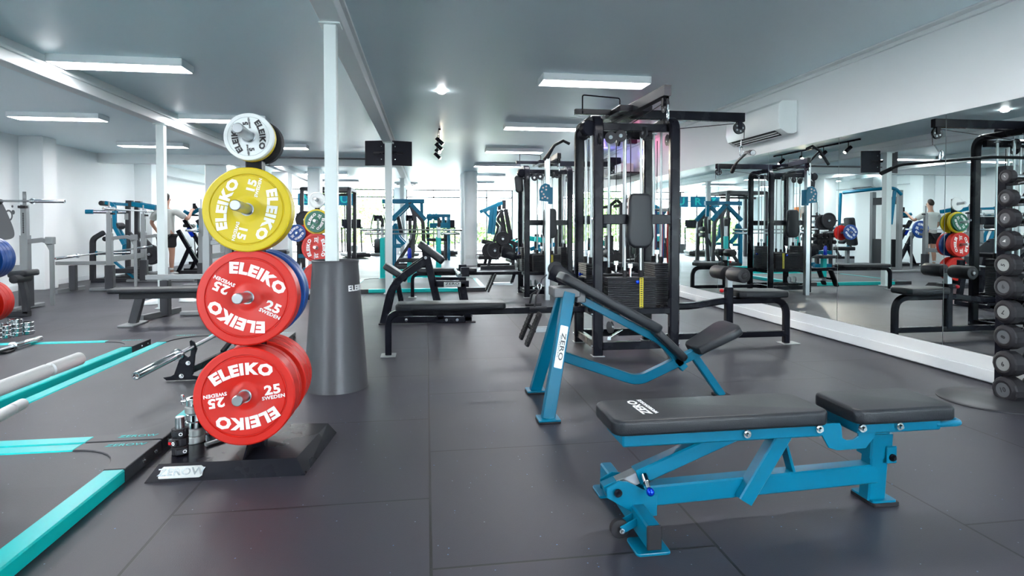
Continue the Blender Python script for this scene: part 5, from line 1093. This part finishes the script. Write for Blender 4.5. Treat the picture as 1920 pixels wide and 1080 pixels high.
rig('lever_pulldown', 'tall teal and black lever pulldown machine in front of the street windows', 'gym machine', 15.9, 1.0, [
 ('top_beam', 'blue', .12, [(714, 376), (796, 376)], 'mid'), ('arm', 'blue', .11, [(766, 382), (734, 412)], 'both'), ('arm', 'blue', .11, [(770, 382), (798, 412)], 'both'), ('rear_leg', 'blue', .09, [(790, 376), (791, 404)], 'mid'),
 ('frame', 'dgrey', .09, [(768, 380), (778, 410), (770, 500)], 'both'), ('frame', 'dgrey', .1, [(775, 395), (793, 415), (796, 500)], 'both'), ('side_frame', 'blue', .1, [(736, 498), (736, 430), (742, 420), (745, 445), (758, 458)], 'both'),
 ('side_frame', 'blue', .08, [(736, 462), (752, 462)], 'both'), ('weight_horn', 'cast', .07, [(768, 410), (768, 440)], 'both'), ('brace', 'cast', .08, [(738, 495), (775, 448)], 'both'), ('pad', 'vinyl', .14, [(798, 430), (806, 430)], 'pad'), ('pad', 'vinyl', .14, [(799, 442), (806, 442)], 'pad'),
 ('base', 'cast', .1, [(735, 501), (800, 500)], 'both'), ('cross_tube', 'cast', .1, [(735, 501), (800, 500)], 'cross'), ('handle', 'cast', .03, [(716, 382), (718, 392), (721, 382)], 'mid'), ('backrest', 'vinyl', .1, [(745, 405), (752, 440)], 'pad')])
rig('fitness_machine', 'low teal-blue frame machine far back in front of the window', 'gym machine', 20.0, 1.2, [
 ('rail', 'blue', .1, [(800, 404), (845, 404)], 'both'), ('roller', 'blue', .12, [(806, 407), (818, 407)], 'roll'), ('post', 'blue', .08, [(842, 404), (842, 475)], 'both'), ('post', 'blue', .08, [(832, 404), (832, 425)], 'both'),
 ('rail', 'blue', .1, [(806, 421), (844, 420)], 'both'), ('rail', 'blue', .1, [(806, 425), (844, 425)], 'both'), ('post', 'cast', .08, [(836, 440), (836, 478)], 'both'), ('rail', 'cast', .08, [(800, 450), (838, 450)], 'both'), ('post', 'blue', .07, [(803, 404), (803, 478)], 'both')])
CP = rig('chest_press', 'black plate-loaded press with teal arms right of the round column', 'gym machine', 15.6, 1.0, [
 ('arm', 'blue', .1, [(906, 396), (942, 380)], 'both'), ('handle', 'blue', .1, [(922, 390), (917, 438)], 'near'), ('handle', 'blue', .1, [(929, 388), (924, 440)], 'near'), ('link', 'blue', .06, [(908, 397), (921, 410)], 'near'),
 ('mast', 'cast', .1, [(945, 375), (945, 392)], 'both'), ('mast', 'cast', .11, [(948, 392), (958, 450)], 'both'), ('mast', 'cast', .08, [(943, 394), (932, 412), (944, 425), (934, 455)], 'both'), ('mast', 'silver', .05, [(940, 418), (932, 456)], 'near'),
 ('seat', 'vinyl', .12, [(906, 453), (930, 458)], 'pad'), ('base', 'cast', .1, [(898, 483), (935, 483)], 'both'), ('base', 'cast', .1, [(901, 490), (965, 490)], 'both'), ('strut', 'cast', .08, [(925, 462), (915, 484)], 'both'), ('cross_tube', 'cast', .08, [(900, 484), (960, 490)], 'cross'), ('strut', 'cast', .08, [(950, 450), (975, 460), (972, 490)], 'both')])
for px, py, r, lab in ((943, 448, .2, 'iron plate high on the press machine right of the round column'), (919, 470, .22, 'outer iron plate on the press machine, left one'), (928, 470, .225, 'larger iron plate on the press machine with a pale face'), (948, 470, .2, 'dark iron disc at the right foot of the press machine')):
    ironplate(lab, px, py, 15.6, r, yoff=-.05-.08*(px > 925), host=CP)
rig('leg_press', 'black and teal leg press between the press machine and the second cable tower', 'gym machine', 17.6, 1.0, [
 ('sled', 'turq', .14, [(952, 466), (975, 452)], 'both'), ('sled', 'blue', .1, [(956, 474), (980, 462)], 'both'), ('rail', 'cast', .08, [(948, 476), (985, 488)], 'both'), ('upright', 'cast', .08, [(980, 490), (978, 448)], 'both'), ('seat', 'vinyl', .1, [(960, 480), (975, 484)], 'pad')])
rig('calf_machine', 'teal and black machine glimpsed between the rods of the second cable tower', 'gym machine', 13.6, .8, [
 ('arm', 'turq', .12, [(1003, 448), (1026, 452)], 'both'), ('upright', 'cast', .1, [(1015, 500), (1018, 440)], 'both'), ('arm', 'blue', .09, [(1005, 470), (1040, 458)], 'both'), ('upright', 'cast', .1, [(1042, 500), (1044, 430)], 'both'), ('base', 'cast', .1, [(1000, 505), (1050, 503)], 'both'), ('seat', 'vinyl', .1, [(1005, 478), (1022, 480)], 'pad')])
SM = rig('seated_machine', 'black machine with a dark upright pad behind the near cable tower', 'gym machine', 11.4, .8, [
 ('backrest', 'vinyl', .16, [(1153, 442), (1153, 478)], 'mid'), ('upright', 'cast', .09, [(1165, 520), (1165, 385)], 'both'), ('arm', 'cast', .06, [(1150, 387), (1165, 385), (1180, 372)], 'both'), ('seat', 'vinyl', .1, [(1150, 492), (1180, 494)], 'pad'), ('base', 'cast', .09, [(1140, 527), (1200, 525)], 'both'),
 ('frame', 'cast', .09, [(1185, 525), (1190, 480), (1205, 478)], 'both'), ('rear_pad', 'vinyl', .2, [(1180, 488), (1208, 488)], 'pad')])
ironplate('iron plate on the black machine behind the near cable tower', 1158, 492, 11.4, .2, -.1, host=SM)
# bands hanging on the wall side
for k, (px, c, lab) in enumerate(((1229, 'orange', 'orange exercise band hanging behind the near cable tower'), (1226, 'bluep', 'blue exercise band hanging behind the near cable tower'), (1232, 'red', 'red exercise band hanging behind the near cable tower'))):
    p = ax(px+4*k, 385, 4.0); m = MB(); n = 12; L_ = .9; pts = [V3((4.0, p.y+.03*cos(a), 1.42-.45+.45*sin(a))) for a in [2*pi*j/24 for j in range(24)]]
    m.sweep(pts, (1, 0, 0), .03, .006, .0, closed=True); tag(m.build('exercise_band', c, None, (4.03, p.y, .9)), lab, 'exercise band')
p = ax(1230, 366, 4.03); m = MB(); m.cyl((4.07, p.y-.1, 1.43), (3.97, p.y-.1, 1.43), .01); m.bb((4.04, p.y-.5, 1.40), (4.068, p.y+.4, 1.46)); tag(m.build('band_rail', 'dgrey', None, (4.05, p.y, 1.4)), 'dark wall rail carrying the exercise bands', 'rail')
# wall signs above the mirrors seen through the near tower
p = ax(1207, 292, 4.06); t = thing('wall_notice', 'white notice with a blue mark high on the right wall, seen through the cable tower', 'sign', (4.069, p.y, p.z-.15)); m = MB(); m.bb((4.055, p.y-.35, p.z-.2), (4.069, p.y+.35, p.z+.2), .002); b_ = m.build('board', 'plastic', t)
m = MB(); m.lathe([(0, .06), (.004, .06), (.004, .09), (0, .09)], (4.055, p.y+.1, p.z+.07), (-1, 0, 0), 24, closed=True); m.build('mark', 'knobb', b_)
m = MB(); m.box((4.052, p.y, p.z-.08), (.004, .4, .04)); m.build('mark', 'knobb', b_)
# cables tray / projector under the ceiling on the right wall
p = ax(1160, 322, 4.0); t = thing('wall_speaker', 'black speaker and white box on a wall shelf far behind the near cable tower', 'speaker', (4.0, p.y, p.z)); m = MB(); m.bb((3.72, p.y-.16, p.z-.1), (4.0, p.y+.16, p.z+.28), .01); m.build('speaker_box', 'black', t); m = MB(); m.bb((3.65, p.y-1.2, p.z-.14), (4.069, p.y+.3, p.z-.11)); m.build('shelf', 'dgrey', t); m = MB(); m.bb((3.75, p.y-.9, p.z-.108), (4.0, p.y-.5, p.z+.08), .01); m.build('router_box', 'plastic', t)
# ellipticals / treadmills by the window
def treadmill(label, x, y, rz):
    t = thing('treadmill', label, 'treadmill', (0, 0, 0)); 
    m = MB(); m.box((0, 0, .12), (.8, 1.7, .14), None, .03); m.build('deck', 'cast', t)
    m = MB(); m.box((0, -.05, .2), (.5, 1.4, .02), None, .005); m.build('belt', 'rubber', t)
    for s in (-1, 1):
        m = MB(); m.tube(fillet([(s*.36, .6, .15), (s*.36, .75, 1.15), (s*.34, .35, 1.1)], .12, 5), .03, 10); m.build('side_arm', 'dgrey', t)
    m = MB(); m.box((0, .72, 1.25), (.72, .06, .35), None, .02); m.build('console', 'black', t); t.location = (x, y, 0); t.rotation_euler = (0, 0, rz); return t
t1 = treadmill('dark treadmill by the street window left of the teal pulldown machine', -2.6, 22.2, .3)
p = az(800, 462, 0); dup(t1, (.8, 23.6, 0), 0, 'treadmill close to the street window right of the teal pulldown machine')
def elliptical(label, x, y, rz):
    t = thing('cross_trainer', label, 'cross trainer', (0, 0, 0)); m = MB(); m.lathe([(-.12, .02), (-.12, .3), (.12, .3), (.12, .02)], (0, .5, .38), (1, 0, 0), 28); m.build('drive_housing', 'cast', t)
    m = MB(); m.box((0, 0, .06), (.5, 1.8, .1), None, .02); m.build('base', 'silver', t)
    m = MB(); m.bar((0, .45, .3), (0, .35, 1.45), .09, .09, (1, 0, 0)); m.build('mast', 'silver', t); m = MB(); m.box((0, .33, 1.48), (.34, .06, .24), None, .02); m.build('console', 'black', t)
    for s in (-1, 1):
        m = MB(); m.tube(fillet([(s*.26, -.2, .35), (s*.3, .4, .9), (s*.26, .15, 1.35), (s*.2, .0, 1.62)], .15, 5), .022, 10); m.build('handle_arm', 'cast', t)
        m = MB(); m.box((s*.2, -.35, .32), (.14, .38, .05), None, .02); m.build('foot_pedal', 'rubber', t)
    t.location = (x, y, 0); t.rotation_euler = (0, 0, rz); return t
p = az(690, 472, 0); e1 = elliptical('cross trainer with upright handles by the street window, left of the screen pole', -1.9, 24.2, pi)
dup(e1, (-.7, 23.9, 0), pi+.2, 'cross trainer by the street window just right of the screen pole')
t = thing('grey_bin', 'grey open waste bin on the floor right of the near white pole', 'bin', az(662, 478, 0)); p = az(662, 478, 0); m = MB(); m.lathe([(0, .15), (.36, .2), (.38, .22), (.38, .2), (.03, .13)], (p.x, p.y, 0), (0, 0, 1), 24, closed=False); m.build('bucket', 'silver', t)
# free weight corner behind the near tree
DS = rig('dumbbell_shelf', 'dark storage rack with rollers behind the yellow plate', 'storage rack', 15.0, .6, [
 ('post', 'cast', .08, [(592, 498), (592, 400)], 'both'), ('post', 'cast', .08, [(560, 498), (560, 400)], 'both'), ('shelf', 'cast', .1, [(556, 428), (597, 428)], 'both'), ('shelf', 'cast', .1, [(556, 452), (597, 452)], 'both'), ('arm', 'cast', .07, [(580, 410), (594, 396)], 'both'),
 ('roller', 'foam', .1, [(565, 468), (585, 468)], 'roll'), ('frame', 'blue', .1, [(560, 480), (600, 480)], 'both'), ('frame', 'blue', .1, [(560, 492), (600, 492)], 'both'), ('top_bar', 'cast', .06, [(556, 402), (592, 402)], 'both')])
ironplate('large black iron plate behind the yellow plate on the storage rack', 571, 412, 14.95, .22, host=DS)
ironplate('iron plate half behind the large one on the storage rack', 584, 416, 14.95, .2, -.05, host=DS)
p = ay(556, 437, 14.0); m = MB(); m.cyl((p.x, 13.96, p.z), (p.x, 15.0, p.z), .024, seg=12); m.build('plate_horn', 'steel', DS); plate('blue plate low behind the edge of the yellow plate', (p.x, 14.0, p.z), .2, .05, 'bluep', '20', 40, (0, 1, 0))
p = ay(570, 438, 14.2); m = MB(); m.cyl((p.x, 14.16, p.z), (p.x, 15.0, p.z), .024, seg=12); m.build('plate_horn', 'steel', DS); plate('red plate behind the small blue plate', (p.x, 14.2, p.z), .2, .05, 'red', None, 0, (0, 1, 0), txt=False)
random.seed(2)
for k in range(8):
    px = 560+(k % 4)*11; py = 444 if k < 4 else 458; p = ay(px, py, 14.75); dd = thing('dumbbell', 'small black dumbbells on the storage rack behind the yellow plate', 'dumbbell', p, 'dumbbells on the far storage rack')
    m = MB(); m.lathe([(0, .03), (.01, .06), (.09, .06), (.1, .03)], p, (0, 1, 0), 12); m.build('head', 'rubber', dd); m = MB(); m.lathe([(.2, .03), (.21, .06), (.29, .06), (.3, .03)], p, (0, 1, 0), 12); m.build('head', 'rubber', dd); m = MB(); m.cyl(p+V3((0, .09, 0)), p+V3((0, .21, 0)), .015, seg=8); m.build('handle', 'chrome', dd)
m = MB(); P_ = ay(660, 440, 16.5)
# dark upright between the windows and power rack top at far left
rig('power_rack', 'tall black power rack with cross bars near the street window at the far left', 'squat rack', 19.5, 1.4, [
 ('upright', 'cast', .12, [(655, 478), (655, 352)], 'both'), ('upright', 'cast', .12, [(566, 478), (566, 352)], 'both'), ('top_beam', 'cast', .12, [(566, 354), (655, 354)], 'both'), ('beam', 'cast', .08, [(566, 363), (650, 363)], 'mid'), ('top_side', 'cast', .1, [(566, 354), (655, 354)], 'cross')])
# ================================================================ things that mainly show in the mirror
t = thing('pec_tower', 'tall grey and teal cable machine before a white pier, seen only in the mirror', 'gym machine', (-5.9+1.75, 16.4-1.9, 0))
for y in (16.0, 16.95):
    m = MB(); m.bar((-6.2+1.75, y-1.9, 0), (-6.2+1.75, y-1.9, 2.12), .12, .1, (1, 0, 0)); m.build('upright', 'silver', t)
m = MB(); m.box((-6.2+1.75, 16.48-1.9, 1.85), (.1, .9, .2), None, .01); m.build('head_panel', 'cast', t); m = MB(); m.tube(fillet([(-6.2+1.75, 15.95-1.9, 2.0), (-6.0+1.75, 15.95-1.9, 2.18), (-5.6+1.75, 16.3-1.9, 2.15), (-5.3+1.75, 17.0-1.9, 2.1)], .15), .045, 10); m.build('top_arm', 'blue', t)
m = MB(); m.tube([(-6.0+1.75, 15.95-1.9, 2.1), (-5.9+1.75, 15.95-1.9, 1.2)], .045, 10); m.build('hanging_arm', 'blue', t); m = MB(); m.tube([(-5.3+1.75, 17.1-1.9, 2.1), (-5.3+1.75, 17.15-1.9, 1.1), (-5.1+1.75, 17.2-1.9, 1.1)], .04, 10); m.build('hanging_arm', 'blue', t)
m = MB(); m.box((-6.2+1.75, 16.48-1.9, .42), (.2, .7, .75), None, .01); m.build('weight_stack', 'cast', t)
m = MB(); m.prism(rrect(.8, .36, .06), frame((-5.55+1.75, 17.0-1.9, 1.0), (.15, 0, 1), (0, 1, 0)), -.05, .05, .02, 3); m.build('backrest', 'vinyl', t); m = MB(); m.prism(rrect(.45, .4, .06), frame((-5.35+1.75, 17.0-1.9, .52), (1, 0, 0), (0, 1, 0)), -.05, .05, .02, 3); m.build('seat', 'vinyl', t); m = MB(); m.bar((-5.45+1.75, 17.0-1.9, 0), (-5.45+1.75, 17.0-1.9, .5), .09, .09); m.bar((-6.1+1.75, 17.0-1.9, .06), (-5.1+1.75, 17.0-1.9, .06), .1, .1); m.build('seat_frame', 'silver', t)
# reception counter, backpacks and the man behind it
t = thing('reception_counter', 'pale counter by the left wall far back, seen only in the mirror', 'counter', (-5.2, 21.6, 0)); m = MB(); m.bb((-5.6, 20.3, 0), (-5.1, 23.0, 1.0), .01); m.build('front', 'white', t); m = MB(); m.bb((-5.65, 20.2, 1.0), (-5.0, 23.1, 1.05), .01); m.build('top', 'wood', t)
person('man in a dark polo shirt standing behind the pale counter, seen only in the mirror', (-6.3, 21.3, .0), R(-90), ((-.22, 0, 1.42), (-.30, .15, 1.2), (-.2, .36, 1.12)), ((.22, 0, 1.42), (.30, .15, 1.2), (.2, .36, 1.12)), 'shorts', hair=False, sc=.98)
t = thing('wall_shelf', 'thin shelf with hooks on the left wall above the counter', 'shelf', (-7.1, 23.1, 1.5)); m = MB(); m.bb((-7.199, 21.6, 1.95), (-7.0, 24.7, 1.98)); m.build('board', 'white', t)
for k, (c, lab) in enumerate((('wplate', 'white backpack on the left wall shelf, seen only in the mirror'), ('pink', 'pink backpack on the left wall shelf, seen only in the mirror'), ('turq', 'turquoise backpack on the left wall shelf, seen only in the mirror'), ('orange', 'orange bag on the left wall shelf, seen only in the mirror'))):
    y = 24.2-.65*k; t = thing('backpack', lab, 'bag', (-6.98, y, 1.4)); m = MB(); m.prism([(-.17, 0), (.17, 0), (.19, .1), (.17, .38), (.1, .46), (-.1, .46), (-.17, .38), (-.19, .1)], frame((-6.97, y, 1.48), (0, 1, 0), (0, 0, 1)), -.1, .1, .05, 3); m.build('sack', c, t); m = MB(); m.tube([(-7.02, y-.05, 1.93), (-7.02, y, 2.0), (-7.02, y+.05, 1.93)], .012, 6); m.build('loop', 'black', t)
for k, (x, y) in enumerate(((3.2, 24.6), (-5.35, 20.7))):
    z0 = 0 if k == 0 else 1.05; s_ = 1 if k == 0 else .5; t = thing('potted_plant', ('potted green plant on the floor by the right end of the street window', 'small potted plant on the pale counter, seen only in the mirror')[k], 'plant', (x, y, z0)); m = MB(); m.lathe([(0, .13*s_), (.28*s_, .18*s_), (.28*s_, .15*s_)], (x, y, z0), (0, 0, 1), 20); m.build('pot', 'white', t)
    m = MB(); random.seed(9)
    for j in range(26):
        a = random.uniform(0, 2*pi); L = random.uniform(.25, .55)*s_; e = random.uniform(.3, 1.2); b0 = V3((x, y, z0+.26*s_)); d = V3((cos(a)*cos(e), sin(a)*cos(e), sin(e))); w_ = V3((-sin(a), cos(a), 0))*.04*s_
        i = len(m.v); m.v += [b0, b0+d*L*.5+w_, b0+d*L-V3((0, 0, .06*s_)), b0+d*L*.5-w_]; m.f.append((i, i+1, i+2, i+3))
    m.build('leaves', 'leaf', t)
# painted mural on the left wall
t = thing('wall_mural', 'dark grey painted blob, rings and dots on the left wall behind the squat stand', 'mural', (LX+.002, 9.5, .9))
def wallshape(pxs, name, m_, x=LX+.004): 
    P = [ax(px, py, x) for px, py in pxs]; m = MB(); m.prism([(p.y, p.z) for p in P], frame((x, 0, 0), (0, 1, 0), (0, 0, 1)), -.002, .002); return m.build(name, m_, t)
def smoothpoly(c, n=3):
    for _ in range(n): c = [((a[0]*.75+b[0]*.25, a[1]*.75+b[1]*.25) if j == 0 else (a[0]*.25+b[0]*.75, a[1]*.25+b[1]*.75)) for a, b in zip(c, c[1:]+c[:1]) for j in (0, 1)]
    return c
wallshape(smoothpoly([(-30, 380), (0, 372), (14, 400), (30, 440), (20, 450), (-20, 450)]), 'blob', 'grey')
wallshape(smoothpoly([(-10, 372), (8, 374), (4, 384), (-14, 386)]), 'dash', 'grey')
c0 = ax(16.5, 404, LX+.004)
m = MB(); m.lathe([(0, .07), (.004, .07), (.004, .10), (0, .10)], (LX, c0.y, c0.z), (1, 0, 0), 28, closed=True); m.build('ring', 'grey', t)
for px, py, r in ((25, 398, .04), (23.5, 387, .022)): c0 = ax(px, py, LX+.004); m = MB(); m.lathe([(0, r), (.004, r)], (LX, c0.y, c0.z), (1, 0, 0), 20); m.build('dot', 'grey', t)
# collars on the left-edge tree
random.seed(4)
for k, (px, py, n) in enumerate(((10, 634, 3), (31, 630, 4), (52, 627, 3), (-8, 640, 4))):
    p = az(px, py, .068)
    for j in range(n): chrome_collar(p.x, p.y, .068+.0425*j, 'chrome collar in the cluster at the left edge below the red plate', 40*k+70*j, 1.2)
for o in list(COL.objects):
    if o.get('label') == 'chrome collar in the cluster at the left edge below the red plate': o['group'] = 'chrome collars at the left edge'
# black grey-tipped post (dumbbell bar) at far left bench
rig('small_bench', 'black padded bench between the left edge plates and the squat stand', 'bench', 8.0, .5, [('pad', 'vinyl', .08, [(0, 517), (37, 514)], 'pad'), ('roller', 'foam', .05, [(26, 524)], 'roll'), ('leg', 'cast', .07, [(12, 520), (22, 560), (24, 590)], 'mid'), ('base', 'cast', .07, [(-20, 592), (30, 590)], 'mid')])
